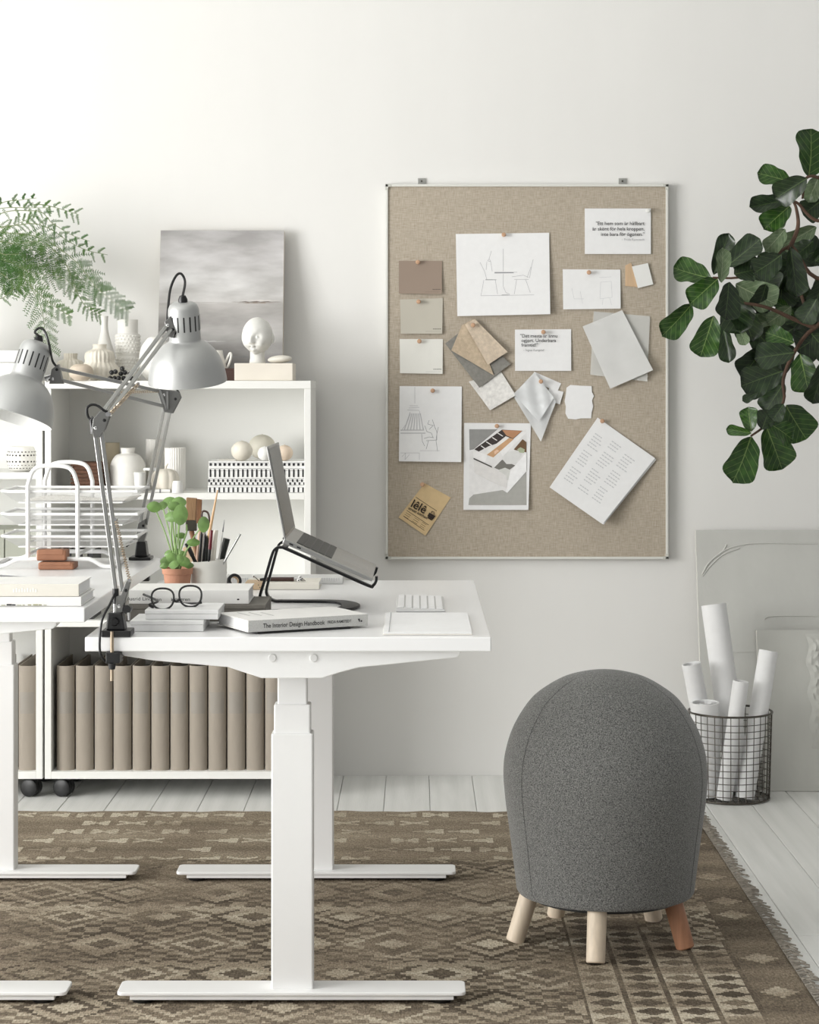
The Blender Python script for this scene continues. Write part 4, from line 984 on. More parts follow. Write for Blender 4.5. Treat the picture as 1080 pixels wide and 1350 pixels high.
# marbled slabs
t = thing('marbled_box', (-0.50, 4.24, TA), 'white marbled flat box, lower of the pair by the lamp clamp', 'box', 'marbled flat boxes')
MB().box(PX(172, 656), PX(268, 656), 4.17, 4.30, TA+0.0005, TA+0.014).build('box_base', MARBLE, t, bevel=0.0012)
MB().box(PX(171.5, 656), PX(268.5, 656), 4.169, 4.301, TA+0.0141, TA+0.0225).build('box_lid', MARBLE, t, bevel=0.0012)
t = thing('marbled_box', (-0.47, 4.26, TA+0.0225), 'white marbled flat box with the black glasses on it', 'box', 'marbled flat boxes')
Z2 = TA+0.0228
MB().box(PX(191.5, 653), PX(287.5, 653), 4.188, 4.325, Z2, Z2+0.0115).build('box_base', MARBLE, t, bevel=0.0012)
MB().box(PX(191, 653), PX(288, 653), 4.187, 4.326, Z2+0.0116, Z2+0.0195).build('box_lid', MARBLE, t, bevel=0.0012)
Z3 = Z2+0.0195
# grey box and white book with the author's name
gb = thing('grey_box', (-0.46, 4.45, TA), 'dark grey cloth box under the long white book', 'box')
MB().box(PX(160, 629), PX(350, 629), 4.352, 4.52, TA+0.0005, TA+0.026).build('box_base', GREYF, gb, bevel=0.001)
MB().box(PX(159.5, 629), PX(350.5, 629), 4.351, 4.521, TA+0.0265, TA+0.036).build('box_lid', GREYF, gb, bevel=0.001)
ab = book('long_white_book', Mloc(PX(170, 628), 4.358, TA+0.0366), (328-170)/628.0, 0.15, 0.029, 'long white book with an author name printed on the spine', COVW)
text('Astrid Lindgren      Lindgren', 0.0098, INK, Matrix.Translation((PX(167, 628), 4.3565, TA+0.044)) @ RX90, ab, sx=1.18)
MB().ball((PX(314, 628), 4.357, TA+0.046), 0.0022, 8, 6, (1.4, 0.3, 0.8)).build('publisher_mark', INK, ab)
# glasses
def glasses():
    s = 645.0
    t = thing('reading_glasses', (PX(225, s), F/s, Z3), 'round black reading glasses resting on the marbled box', 'glasses')
    def ring(cx, cy, w_, h_, s_, skew):
        pts = []
        for k in range(36):
            a = 2*math.pi*k/36; ca, sa = math.cos(a), math.sin(a)
            x = w_*abs(ca)**0.85*(1 if ca > 0 else -1)*(1-0.10*sa); y = h_*abs(sa)**0.85*(1 if sa > 0 else -1)
            pts.append(P(cx+x+skew*y, cy+y, s_)+Vector((0, 0.010*(-y/h_), 0)))
        return pts
    for cx, cy, s_ in ((214.5, 789.5, 648), (251, 786, 643)):
        rg = ring(cx, cy, 14.6, 13.2, s_, 0.06)
        MB().tube(rg, 0.0021, 8, closed=True).build('rim', BLACK, t, smooth=True)
        c = sum(rg, Vector())/len(rg)
        lens = mat('lens_glass', (1, 1, 1, 1), 0.02, trans=1.0); lens.node_tree.nodes['Principled BSDF'].inputs['IOR'].default_value = 1.02
        lm = MB(); n = len(rg); lm.add(rg+[c], [(k, (k+1) % n, n) for k in range(n)]); lm.build('lens', lens, t)
    MB().tube(bez([P(227.5, 790, 646), P(232, 793, 645.5), P(237.5, 790, 645)], 10), 0.0026, 8).build('bridge', BLACK, t, smooth=True)
    MB().tube(bez([P(201, 799, 648), P(197, 797, 647), P(208, 792, 640), P(190, 784, 628), P(181, 779.5, 622), P(176.5, 780.5, 618)], 30)[6:], 0.0024, 8).build('temple', BLACK, t, smooth=True)
    MB().tube(bez([P(265, 794, 643), P(262, 795, 640), P(238, 795, 630), P(222, 792, 622), P(212, 795, 622)], 24), 0.0022, 8).build('temple', BLACK, t, smooth=True)
    MB().tube([P(190, 784, 628), P(182, 780, 622), P(176, 780, 618)], [0.0026, 0.0042, 0.0032], 8).build('temple_tip', BLACK, t, smooth=True)
    MB().tube([P(197, 798, 648), P(203, 801, 648)], 0.003, 8).build('hinge', BLACK, t, smooth=True)
    MB().tube([P(262, 795, 643), P(266, 794, 643)], 0.003, 8).build('hinge', BLACK, t, smooth=True)
glasses()
# back of the desk: stack of boards, pencil box, pens, tape
pp = thing('cutting_ruler', (-0.33, 5.2, TA), 'pale grey slab with ruler marks along the far desk edge', 'ruler')
MB().box(PX(296, 528), PX(453, 522), 5.175, 5.27, TA+0.0005, TA+0.0165).build('slab', mat('pale_slab', rgb(214, 214, 212), 0.5, var=0.06, scale=50), pp, bevel=0.001)
tk = MB()
for k in range(48):
    x = PX(298, 528)+k*0.006; tk.box(x, x+0.0008, 5.1745, 5.1752, TA+0.006+0.003*(k % 5 != 0), TA+0.016)
tk.build('tick_marks', PENCIL, pp)
MB().box(PX(345, 528), PX(428, 528), 5.02, 5.15, TA+0.0005, TA+0.0075)
cb = book('cream_notebook', Mloc(PX(324, 543), 5.035, TA+0.0006), (421-324)/543.0, 0.12, 0.017, 'cream notebook with a tan cloth spine end at the back of the desk', COVC, cat='notebook')
MB().box(PX(323.5, 543), PX(346, 543), 5.032, 5.1, TA+0.0004, TA+0.0182).build('cloth_end', TAN, cb, bevel=0.0008)
for px, z in ((328, 0.004), (341, 0.012), (343, 0.006)):
    MB().ball((PX(px, 543), 5.0315, TA+z), 0.0014, 8, 6).build('rivet', STEELD, cb)
dp = thing('leather_pen', (PX(365, 540), 5.06, TA+0.018), 'dark brown leather pen with silver ends on the cream notebook', 'pen')
zp = TA+0.0182+0.0052
MB().tube([(PX(352, 540), 5.06, zp), (PX(388, 540), 5.06, zp)], 0.005, 14).build('barrel', LEATHERD, dp, smooth=True)
MB().tube([(PX(388, 540), 5.06, zp), (PX(393, 540), 5.06, zp), (PX(399, 540), 5.06, zp-0.001)], [0.0048, 0.0045, 0.002], 14).build('tip', CHROME, dp, smooth=True)
MB().tube([(PX(343, 540), 5.06, zp-0.001), (PX(352, 540), 5.06, zp)], [0.003, 0.0045], 12).build('end_cap', BLACKM, dp, smooth=True)
for k, (px, py) in enumerate(((335, 759.5), (396, 760.5), (394, 765))):
    x = PX(px, 541); zz = max(TA+0.0182+0.0042, PZ(py, 541))
    t = thing('map_pin', (x, 5.055, TA+0.018), ('white bead pin near the tan notebook end', 'white bead pin at the pen tip, upper one', 'white bead pin at the pen tip, lower one')[k], 'pin', 'bead pins on the notebook')
    MB().ball((x, 5.052-0.004*k, zz), 0.0042, 12, 8).build('bead', WHITE, t, smooth=True)
    MB().ball((x, 5.0485-0.004*k, zz), 0.0018, 8, 6).build('bead_hole', INK, t, smooth=True)
    MB().tube([(x, 5.054, zz), (x+0.012, 5.06, TA+0.0192)], 0.0009, 5).build('needle', STEELD, t)
tr = thing('tape_roll', (PX(309, 541), 5.05, TA), 'small roll of black tape behind the white pencil cup', 'tape')
TMx = Matrix.Translation((PX(309, 541), 5.05, TA+0.0195)) @ Matrix.Rotation(R(25), 4, 'Z') @ Matrix.Rotation(R(70), 4, 'X')
TMx = Matrix.Translation((0, 0, 0.0)) @ TMx
MB().lathe([(0.0105, -0.006), (0.0175, -0.006), (0.0175, 0.006), (0.0105, 0.006), (0.0105, -0.006)], 32, TMx, cap=False).build('tape', BLACK, tr, smooth=True, angle=30)
MB().lathe([(0.0098, -0.0055), (0.0104, -0.0055), (0.0104, 0.0055), (0.0098, 0.0055), (0.0098, -0.0055)], 32, TMx, cap=False).build('core', TAN, tr, smooth=True, angle=30)

# ---------------------------------------------------------------- laptop on its stand
def laptop():
    ya, yb = F/613, F/569
    s = 613.0
    hx, hz = PX(372, s), PZ(716, s)
    tx, tz = PX(348.5, s), PZ(594, s)
    fx, fz = PX(490, s), PZ(767, s)
    t = thing('laptop', (hx, (ya+yb)/2, hz), 'open silver laptop tilted on a black stand', 'laptop')
    d = Vector((fx-hx, 0, fz-hz)); n = Vector((-d.z, 0, d.x)).normalized(); u = d.normalized()
    th = 0.0115
    a = Vector((hx, ya, hz)); 
    poly = [a, a+d, a+d+n*th*0.7, a+n*th]
    base = MB().prism(poly[::-1], (0, yb-ya, 0)).build('base', ALU, t, bevel=0.0018)
    Lb = d.length; W = yb-ya
    Fm = Matrix(((u.x, 0, n.x, a.x), (0, 1, 0, a.y), (u.z, 0, n.z, a.z), (0, 0, 0, 1)))
    Fm = Fm @ Matrix.Translation((0, 0, th)) @ Matrix.Rotation(math.atan2(th*0.3, Lb), 4, 'Y')
    kx0, kx1 = Lb*0.13, Lb*0.53
    MB().box(kx0, kx1, 0.02, W-0.02, -0.0004, 0.0003, Fm).build('key_well', mat('key_well', rgb(88, 88, 86), 0.5), base)
    k0 = None; km = mat('dark_keys', rgb(62, 62, 60), 0.5)
    for r in range(5):
        for c in range(13):
            w_, d_ = (kx1-kx0)/5-0.0022, (W-0.044)/13-0.0022
            Q = Fm @ Matrix.Translation((kx0+0.001+r*(kx1-kx0)/5, 0.022+c*(W-0.044)/13, 0.0003))
            if k0 is None:
                o = MB().box(0, w_, 0, d_, 0, 0.0012).build('key', km, base); k0 = o
                for v in o.data.vertices: v.co = WM[base.name] @ v.co
            else:
                o = bpy.data.objects.new('key', k0.data); COL.objects.link(o); o.parent = base
            o.matrix_basis = WM[base.name].inverted() @ Q
    MB().box(Lb*0.60, Lb*0.93, W*0.33, W*0.67, -0.0004, 0.0003, Fm).build('trackpad', mat('trackpad', rgb(176, 176, 174), 0.35, metal=0.8), base, bevel=0.0003)
    for k, px in enumerate((0.07, 0.155)):
        q = a+u*(Lb*px)+n*th*0.45
        MB().bar(q+Vector((0, -0.0004, 0)), q+u*0.009+Vector((0, -0.0004, 0)), 0.002, 0.003).build('port', BLACK, base)
    hv = Vector((tx-hx, 0, tz-hz)); hn = Vector((hv.z, 0, -hv.x)).normalized()
    b0 = a+n*th*0.8
    poly = [b0, b0+hv, b0+hv+hn*0.0048, b0+hn*0.0048]
    lid = MB().prism(poly, (0, yb-ya, 0)).build('lid', ALU, t, bevel=0.0014)
    hu = hv.normalized(); q = b0+hn*0.0049
    MB().prism([q+hu*0.006+Vector((0, 0.006, 0)), q+hv-hu*0.006+Vector((0, 0.006, 0)), q+hv-hu*0.006+hn*0.0003+Vector((0, 0.006, 0)), q+hu*0.006+hn*0.0003+Vector((0, 0.006, 0))], (0, W-0.012, 0)).build('screen', mat('screen_glass', rgb(30, 31, 32), 0.12), lid)
    MB().tube([b0+Vector((0, 0.03, -0.001)), b0+Vector((0, W-0.03, -0.001))], 0.0045, 10).build('hinge', BLACKM, t, smooth=True)
    return n, u
ln, lu = laptop()
def stand():
    t = thing('laptop_stand', (-0.22, 4.62, TA), 'curved black metal laptop stand with a looped base', 'laptop stand')
    GY = mat('graphite_metal', rgb(40, 40, 41), 0.4, metal=0.6)
    def flat(pts, w_, th, nm='arm'):
        pts = [Vector(p) for p in pts]; mb = MB(); vs_ = []; n = len(pts)
        for i in range(n):
            tdir = (pts[min(i+1, n-1)]-pts[max(i-1, 0)]).normalized(); nn = tdir.cross(Vector((0, 1, 0))).normalized()
            for sy, sn in ((-1, -1), (1, -1), (1, 1), (-1, 1)): vs_.append(pts[i]+Vector((0, sy*w_/2, 0))+nn*sn*th/2)
        fs = [(3, 2, 1, 0), tuple(4*(n-1)+k for k in range(4))]
        for i in range(n-1):
            for k in range(4): fs.append((4*i+k, 4*i+(k+1) % 4, 4*i+4+(k+1) % 4, 4*i+4+k))
        mb.add(vs_, fs); return mb.build(nm, GY, t, smooth=True, angle=40)
    arms = [(604.0, [(496.5, 759.5), (496, 766), (492, 771.5), (485, 771.5), (430, 747), (380, 724.5), (371, 721.5), (364, 723), (359, 731), (350, 762), (343.5, 783), (342.5, 793), (346, 801), (355, 804.2), (366, 804.2)]),
            (577.0, [(497, 748), (495, 754.5), (490, 759), (484, 759), (432, 737), (386, 717), (377, 714), (370, 716), (366, 723), (358, 752), (352, 775), (352, 783), (356, 789), (363, 791.2), (372, 791.2)])]
    ends = []
    for s, pts in arms:
        w = [P(px, py, s) for px, py in pts]
        for q in w[-2:]: q.z = TA+0.0035
        w = bez(w, 70)
        flat(w, 0.022, 0.0055)
        ends.append(w[-1])
    # flat loop base
    n, f = ends
    out = [(n.x-0.01, n.y-0.011), (-0.19, n.y-0.004), (-0.145, n.y+0.03), (-0.124, (n.y+f.y)/2), (-0.145, f.y-0.03), (-0.19, f.y+0.004), (f.x-0.01, f.y+0.011)]
    inn = [(f.x-0.01, f.y-0.011), (-0.20, f.y-0.022), (-0.172, f.y-0.06), (-0.165, (n.y+f.y)/2), (-0.172, n.y+0.06), (-0.20, n.y+0.022), (n.x-0.01, n.y+0.011)]
    poly = [(p.x, p.y, TA+0.0006) for p in bez([Vector((x, y, 0)) for x, y in out], 40)]
    poli = [(p.x, p.y, TA+0.0006) for p in bez([Vector((x, y, 0)) for x, y in inn], 40)][::-1]
    mb = MB(); k = len(poly)
    top = [(x, y, z+0.0055) for x, y, z in poly]; topi = [(x, y, z+0.0055) for x, y, z in poli]
    mb.add(poly+poli+top+topi, [(2*k+i, 2*k+i+1, 3*k+i+1, 3*k+i) for i in range(k-1)]+[(i+1, i, k+i, k+i+1) for i in range(k-1)]+[(i, i+1, 2*k+i+1, 2*k+i) for i in range(k-1)]+[(k+i+1, k+i, 3*k+i, 3*k+i+1) for i in range(k-1)])
    mb.build('base_loop', GY, t, bevel=0.001)
    for (s, pts), yy in zip(arms, (0, 0)):
        q = P(pts[8][0], pts[8][1], s)
    a, b = P(371, 721.5, 604), P(377, 714, 577)
    MB().bar(a+Vector((0.006, 0, -0.001)), b+Vector((0.006, 0, -0.001)), 0.004, 0.014, up=(0, 0, 1)).build('cross_bar', GY, t, bevel=0.001)
stand()

# ---------------------------------------------------------------- plant in a terracotta pot
LEAFP = mat('pilea_leaf', rgb(102, 134, 70), 0.4, var=0.3, scale=30)
STEMG = mat('green_stem', rgb(140, 168, 110), 0.5)
def pilea():
    s = 579.0; x, y = PX(234, s), F/s
    t = thing('potted_pilea', (x, y, TA), 'small leafy pilea in a terracotta pot', 'potted plant')
    T = Matrix.Translation((x, y, TA+0.0005))
    pot = MB().lathe([(0.024, 0), (0.0315, 0.066), (0.0345, 0.067), (0.0355, 0.080), (0.032, 0.080), (0.030, 0.072), (0.001, 0.071)], 40, T).build('pot', TERRA, t, smooth=True)
    MB().ball((x, y, TA+0.068), 0.029, 20, 10, (1, 1, 0.25)).build('soil', SOIL, t, smooth=True)
    zt = TA+0.07
    root = Vector((x, y, zt))
    leaves = [(203.5, 668, 10, 7, 580), (214, 666, 7, 5, 572), (224, 661, 10, 6, 566), (236, 662, 10, 7, 574), (230, 667, 9, 6, 590), (227, 681, 11, 7, 590), (238, 678, 10, 13, 592), (268.5, 691, 8, 10, 590), (255, 715, 9, 5, 588), (239, 706, 7, 4, 585),
              (219, 740, 8, 6, 590), (227, 735, 8, 6, 596), (236, 737, 7, 6, 596), (243, 740, 8, 6, 592), (223, 730, 7, 5, 580), (249, 745, 7, 4, 590), (232, 728, 7, 5, 578), (240, 731, 6, 5, 580), (216, 746, 6, 4, 592), (229, 744, 7, 5, 600)]
    for i, (px, py, a, b, s2) in enumerate(leaves):
        c = P(px, py, s2)
        nrm = Vector((random.uniform(-.3, .3), -1, random.uniform(0.2, 0.9))).normalized()
        ux = nrm.cross(Vector((0, 0, 1))).normalized()*-1; uz = ux.cross(nrm).normalized()
        if uz.z < 0: uz = -uz
        ra, rb = a/s2, b/s2/max(0.35, abs(uz.z))
        mb = MB(); n = 16; vs_ = [c+nrm*0.002]
        for k in range(n):
            an = 2*math.pi*k/n; vs_.append(c+ux*ra*0.55*math.cos(an)+uz*rb*0.55*math.sin(an)+nrm*0.001)
        for k in range(n):
            an = 2*math.pi*k/n; vs_.append(c+ux*ra*math.cos(an)+uz*rb*math.sin(an)-nrm*0.0015*(1+math.sin(3*an)))
        mb.add(vs_, [(0, 1+k, 1+(k+1) % n) for k in range(n)]+[(1+k, 1+n+k, 1+n+(k+1) % n, 1+(k+1) % n) for k in range(n)])
        lf = mb.build('leaf', LEAFP, t, smooth=True, angle=180)
        mid = (root+c)*0.5+Vector((0, -0.004, 0.012))
        MB().tube(bez([root+Vector((random.uniform(-.008, .008), random.uniform(-.008, .008), 0)), mid, c], 12), 0.0011 if i > 9 else 0.0016, 6).build('stem', STEMG, lf, smooth=True)
    st_ = bez([root, P(226, 712, 582), P(226, 690, 582), P(222, 672, 580)], 20); MB().tube(st_, 0.0022, 7).build('main_stem', STEMG, t, smooth=True)
    st_ = bez([root, P(238, 726, 584), P(246, 702, 586), P(246, 692, 588)], 20); MB().tube(st_, 0.0020, 7).build('main_stem', STEMG, t, smooth=True)
pilea()

# ---------------------------------------------------------------- pencil cup with brushes and pens
def cup():
    s = 574.0; x, y = PX(275.5, s), F/s
    t = thing('pencil_cup', (x, y, TA), 'white ridged ceramic cup full of pens and brushes', 'cup')
    T = Matrix.Translation((x, y, TA+0.0005))
    prof = [(0.041, 0.0)]
    for k in range(6): prof += [(0.0415, 0.008+k*0.014), (0.0407, 0.0145+k*0.014)]
    prof += [(0.0395, 0.0885), (0.0375, 0.0885), (0.038, 0.01), (0.001, 0.008)]
    c = MB().lathe(prof, 48, T)
    c.v = [p+Vector((0, 0, 0.10*(p.x-x)+0.006 if p.z > TA+0.085 else 0)) for p in c.v]
    c.build('cup_body', CERAM, t, smooth=True, angle=60)
    zb = TA+0.013
    def stick(name, p0, p1, parts, label, dy=0.0, cat='pen'):
        dy *= 0.22; a, b = P(p0[0], p0[1], s+dy), P(p1[0], p1[1], s+dy)
        dvec = (b-a)                                  # visible part, prolonged into the cup
        k = (a.z-(TA+0.02))/max(1e-4, dvec.z)
        a2 = a-dvec*min(k, 1.2)
        a2.x = min(max(a2.x, x-0.033), x+0.033); a2.y = y+(a2.y-y)*0.6
        t2 = thing(name, a2, label, cat, 'pens and brushes in the cup')
        for nm, f0, f1, r0, r1, m in parts:
            def at(f): return a2.lerp(a, f/0.3) if f < 0.3 else a.lerp(b, (f-0.3)/0.7)
            MB().tube([at(f0), at((f0+f1)/2), at(f1)], [r0, (r0+r1)/2, r1], 10).build(nm, m, t2, smooth=True)
        return t2
    IV = mat('ivory_plastic', rgb(232, 226, 214), 0.45); RED = mat('dark_red_lacquer', rgb(110, 28, 40), 0.35); NAT = mat('natural_wood', rgb(206, 170, 130), 0.5, var=0.1)
    GRN = mat('black_green', rgb(34, 38, 34), 0.35); BR = mat('bristle', rgb(58, 44, 40), 0.9)
    stick('long_brush', (268, 745), (287, 646), [('handle', 0, 0.62, 0.0032, 0.0038, NAT), ('handle_tip', 0.62, 1, 0.0038, 0.0016, NAT)], 'longest natural wood brush rising from the cup', 4, 'brush')
    stick('fine_brush', (288, 742), (296, 685), [('handle', 0, 0.8, 0.0022, 0.0016, WHITE_MATT), ('hair', 0.8, 1, 0.0018, 0.0003, PENCILD)], 'fine brush with a white handle and grey tip', 8, 'brush')
    stick('white_pen', (296, 740), (317, 704), [('barrel', 0, 1, 0.0026, 0.0024, ALU)], 'thin silver pen leaning outward over the cup rim', 12)
    stick('marker_pen', (291, 741), (299, 710), [('barrel', 0, 0.4, 0.004, 0.0042, GRN), ('cap', 0.4, 1, 0.0075, 0.008, GRN)], 'thick black marker with a glossy cap', -4)
    stick('ivory_spatula', (280, 742), (285, 699), [('handle', 0, 1, 0.0075, 0.005, IV)], 'ivory flat handle in the cup', 14, 'tool')
    stick('red_pen', (275, 743), (279, 699), [('barrel', 0, 0.6, 0.0036, 0.0036, BLACK), ('cap', 0.6, 1, 0.0042, 0.0036, RED)], 'pen with a dark red cap', 20)
    for k, (p0, p1, m, l) in enumerate((((263, 742), (266, 700), BLACK, 'matt black pen beside the pale wooden stick'), ((268, 742), (271, 704), BLACKM, 'black metal pen in the middle of the cup'), ((272, 742), (273, 706), GRN, 'dark green-black pen behind the red one'), ((260, 742), (264, 690), mat('pale_pink_wood', rgb(220, 186, 164), 0.5), 'pale pinkish wooden stick'), ((266, 742), (269, 690), WHITE_MATT, 'white stick among the black pens'))):
        stick('pen' if k < 3 else 'stick', p0, p1, [('barrel', 0, 0.93, 0.0036, 0.0036, m), ('point', 0.93, 1, 0.003, 0.001, m)], l, 18-6*k, 'pen' if k < 3 else 'stick')
    stick('tilted_pen', (258, 742), (246, 716), [('barrel', 0, 0.55, 0.0042, 0.0042, BLACK), ('cap', 0.55, 1, 0.0052, 0.005, BLACK)], 'black pen leaning towards the plant', 10)
    # loop tool
    t2 = stick('loop_tool', (268, 740), (270, 690), [('handle', 0, 1, 0.003, 0.003, BLACKM)], 'modelling tool with a bent dark loop', -10, 'tool')
    lp_ = bez([P(269, 692, s-2), P(266, 680, s-2), P(268, 674, s-2), P(274, 676, s-2), P(276, 685, s-2), P(275, 694, s-2)], 24)
    MB().tube(lp_, 0.0024, 7).build('loop', LEATHERD, t2, smooth=True)
    # wide flat brush with bristles up
    a = P(259, 742, s-4); y2 = a.y
    t2 = thing('flat_brush', (PX(260, s-4), y2, TA+0.013), 'wide flat brush with brown bristles standing bristles up', 'brush', 'pens and brushes in the cup')
    q = lambda px, py: (PX(px, s-4), y2, PZ(py, s-4))
    bm_ = mat('brown_bristle', rgb(150, 118, 86), 0.8, var=0.4, scale=120, stretch=(4, 1, 0.15), bump=0.6, bscale=300)
    MB().prism([q(245, 686), q(258.5, 686), q(259.5, 657), q(245.5, 656)], (0, 0.014, 0)).build('bristles', bm_, t2, bevel=0.002)
    MB().prism([q(258.6, 690), q(264.5, 690), q(266, 659), q(259.6, 658)], (0, 0.012, 0)).build('side_board', WOODB, t2, bevel=0.001)
    MB().prism([q(244.5, 700), q(259, 700), q(259, 686), q(244.5, 686)], (0, 0.015, 0)).build('ferrule', STEELD, t2, bevel=0.001)
    MB().tube([Vector(q(252, 700))+Vector((0, 0.007, 0)), Vector(q(262, 745))+Vector((0, 0.007, 0)), Vector((x-0.012, y, TA+0.02))], [0.006, 0.004, 0.004], 10).build('handle', WOODB, t2, smooth=True)
    t2 = thing('tan_block', (PX(250, s-20), F/(s-24), TA), 'small tan wooden block behind the terracotta pot', 'block')
    yy = F/(s-26)
    MB().box(PX(241, s-26), PX(258, s-26), yy, yy+0.03, TA+0.0005, PZ(722, s-26)).build('block_body', TAN, t2, bevel=0.002)
    MB().box(PX(241, s-26)-0.0006, PX(258, s-26)+0.0006, yy-0.0006, yy+0.0306, TA+0.02, TA+0.04).build('paper_band', PAPERW, t2)
cup()
# ================================================================ pinboard
SB = 413.6                                      # px per metre at the fabric face
YB = F/SB
def pinboard():
    xa, xb, za, zb = PX(508.5, SB), PX(881, SB), PZ(737, SB), PZ(243, SB)
    t = thing('pinboard', ((xa+xb)/2, WY, za), 'large beige linen pinboard in a thin white frame on the wall', 'pinboard')
    lin_ = bpy.data.materials.new('linen_weave'); lin_.use_nodes = True; nt = lin_.node_tree; b = nt.nodes['Principled BSDF']; b.inputs['Roughness'].default_value = 0.9; b.inputs['Specular IOR Level'].default_value = 0.2
    N, L = nt.nodes.new, nt.links.new
    tc = N('ShaderNodeTexCoord'); fac = []
    for sc in ((40, 1, 420), (420, 1, 40)):
        mp = N('ShaderNodeMapping'); mp.inputs['Scale'].default_value = sc; L(tc.outputs['Object'], mp.inputs[0])
        n = N('ShaderNodeTexNoise'); n.inputs['Scale'].default_value = 1; n.inputs['Detail'].default_value = 2; L(mp.outputs[0], n.inputs['Vector']); fac.append(n)
    ad = N('ShaderNodeMath'); ad.operation = 'ADD'; L(fac[0].outputs['Fac'], ad.inputs[0]); L(fac[1].outputs['Fac'], ad.inputs[1])
    mr = N('ShaderNodeMapRange'); mr.inputs[1].default_value = 0.6; mr.inputs[2].default_value = 1.4; L(ad.outputs[0], mr.inputs[0])
    rp = N('ShaderNodeValToRGB'); rp.color_ramp.elements[0].color = rgb(160, 148, 131); rp.color_ramp.elements[1].color = rgb(198, 188, 173); L(mr.outputs[0], rp.inputs[0]); L(rp.outputs[0], b.inputs['Base Color'])
    bp = N('ShaderNodeBump'); bp.inputs['Strength'].default_value = 0.3; bp.inputs['Distance'].default_value = 0.001; L(mr.outputs[0], bp.inputs['Height']); L(bp.outputs[0], b.inputs['Normal'])
    f = 0.0075
    MB().box(xa+f*0.6, xb-f*0.6, YB, WY-0.006, za+f*0.6, zb-f*0.6).build('linen_panel', lin_, t)
    fm = mat('frame_white', rgb(222, 222, 216), 0.4)
    y0, y1 = YB-0.006, WY-0.003
    for a, b_, c, d in ((xa, xb, za, za+f), (xa, xb, zb-f, zb), (xa, xa+f, za+f, zb-f), (xb-f, xb, za+f, zb-f)):
        MB().box(a, b_, y0, y1, c, d).build('frame_bar', fm, t, bevel=0.0012)
    cm = mat('corner_plastic', rgb(198, 198, 190), 0.4)
    for cx_, sx in ((xa, 1), (xb, -1)):
        for cz_, sz in ((za, 1), (zb, -1)):
            c = MB()
            c.box(min(cx_-sx*0.001, cx_+sx*0.018), max(cx_-sx*0.001, cx_+sx*0.018), y0-0.0015, y1, min(cz_-sz*0.001, cz_+sz*0.0085), max(cz_-sz*0.001, cz_+sz*0.0085))
            c.box(min(cx_-sx*0.001, cx_+sx*0.0085), max(cx_-sx*0.001, cx_+sx*0.0085), y0-0.0015, y1, min(cz_, cz_+sz*0.018), max(cz_, cz_+sz*0.018))
            c.build('corner_cap', cm, t, bevel=0.001)
    for px in (556, 821.5):
        x = PX(px, SB)
        h = MB().box(x-0.0125, x+0.0125, WY-0.006, WY-0.0005, zb-0.001, zb+0.0215).build('hanging_bracket', mat('zinc_bracket', rgb(178, 178, 174), 0.35, metal=0.7), t, bevel=0.0008)
        MB().tube([(x, WY-0.009, zb+0.012), (x, WY-0.004, zb+0.012)], 0.003, 10).build('screw', STEELD, h, smooth=True)
    return t
pinboard()
def paper(name, corners, m, label, cat='paper', lift=0.004, curl=0.0, base=0.001, thick=0.0005, jag=None, curve='bottom', group='papers on the pinboard', nu=8, nv=8, wob=0.0):
    """quad given by its corners (TL, TR, BR, BL) in photo pixels on the board plane; standing off the linen by base..lift"""
    c = [P(px, py, SB) for px, py in corners]
    ph = random.uniform(0, 6)
    def fn(u, v):
        p = (c[0]*(1-u)+c[1]*u)*(1-v)+(c[3]*(1-u)+c[2]*u)*v
        off = base+lift*(v**1.6)+curl*(u**2)*(0.35+0.65*v)+wob*math.sin(u*9+ph)*math.cos(v*7+ph)
        return Vector((p.x, YB-off, p.z))
    t = thing(name, fn(0.5, 1), label, cat, group)
    MB().sheet(fn, nu, nv, thick).build('sheet', m, t, smooth=True)
    return t, fn
def strokes(t, fn, corners, lines, m, w_=0.0006, name='drawing'):
    """pen lines in photo pixels, laid on the sheet"""
    TL, TR, BR, BL = [Vector(k) for k in corners]
    mb = MB()
    def inv(px, py):
        u, v = 0.5, 0.5
        for _ in range(12):
            p = (TL*(1-u)+TR*u)*(1-v)+(BL*(1-u)+BR*u)*v; e = Vector((px, py))-p
            du = (TR-TL)*(1-v)+(BR-BL)*v; dv = (BL*(1-u)+BR*u)-(TL*(1-u)+TR*u)
            det = du.x*dv.y-du.y*dv.x
            u += (e.x*dv.y-e.y*dv.x)/det; v += (du.x*e.y-du.y*e.x)/det
        return u, v
    for ln_ in lines:
        pts = [fn(*inv(*q))+Vector((0, -0.0006, 0)) for q in ln_]
        for i in range(len(pts)-1):
            a, b = pts[i], pts[i+1]; d = (b-a)
            if d.length < 1e-6: continue
            nrm = Vector((-d.z, 0, d.x)).normalized()*w_/2
            mb.add([a-nrm, b-nrm, b+nrm, a+nrm], [(0, 1, 2, 3)])
    return mb.build(name, m, t), inv
PIN = mat('pin_wood', rgb(196, 158, 128), 0.45)
def pin(px, py, label, off=0.004, m=None):
    p = P(px, py, SB); y = YB-off
    t = thing('push_pin', (p.x, y, p.z), label, 'pin', 'wooden pins on the pinboard')
    M = Matrix.Translation((p.x, y, p.z)) @ Matrix.Rotation(R(90), 4, 'X')
    MB().lathe([(0.0042, 0.0005), (0.0048, 0.002), (0.0034, 0.005), (0.0036, 0.008), (0.0068, 0.011), (0.0072, 0.0145), (0.005, 0.0175), (0.0008, 0.018)], 18, M).build('pin_head', m or PIN, t, smooth=True)
    MB().lathe([(0.0006, -0.004), (0.0006, 0.001)], 6, M).build('needle', STEELD, t)
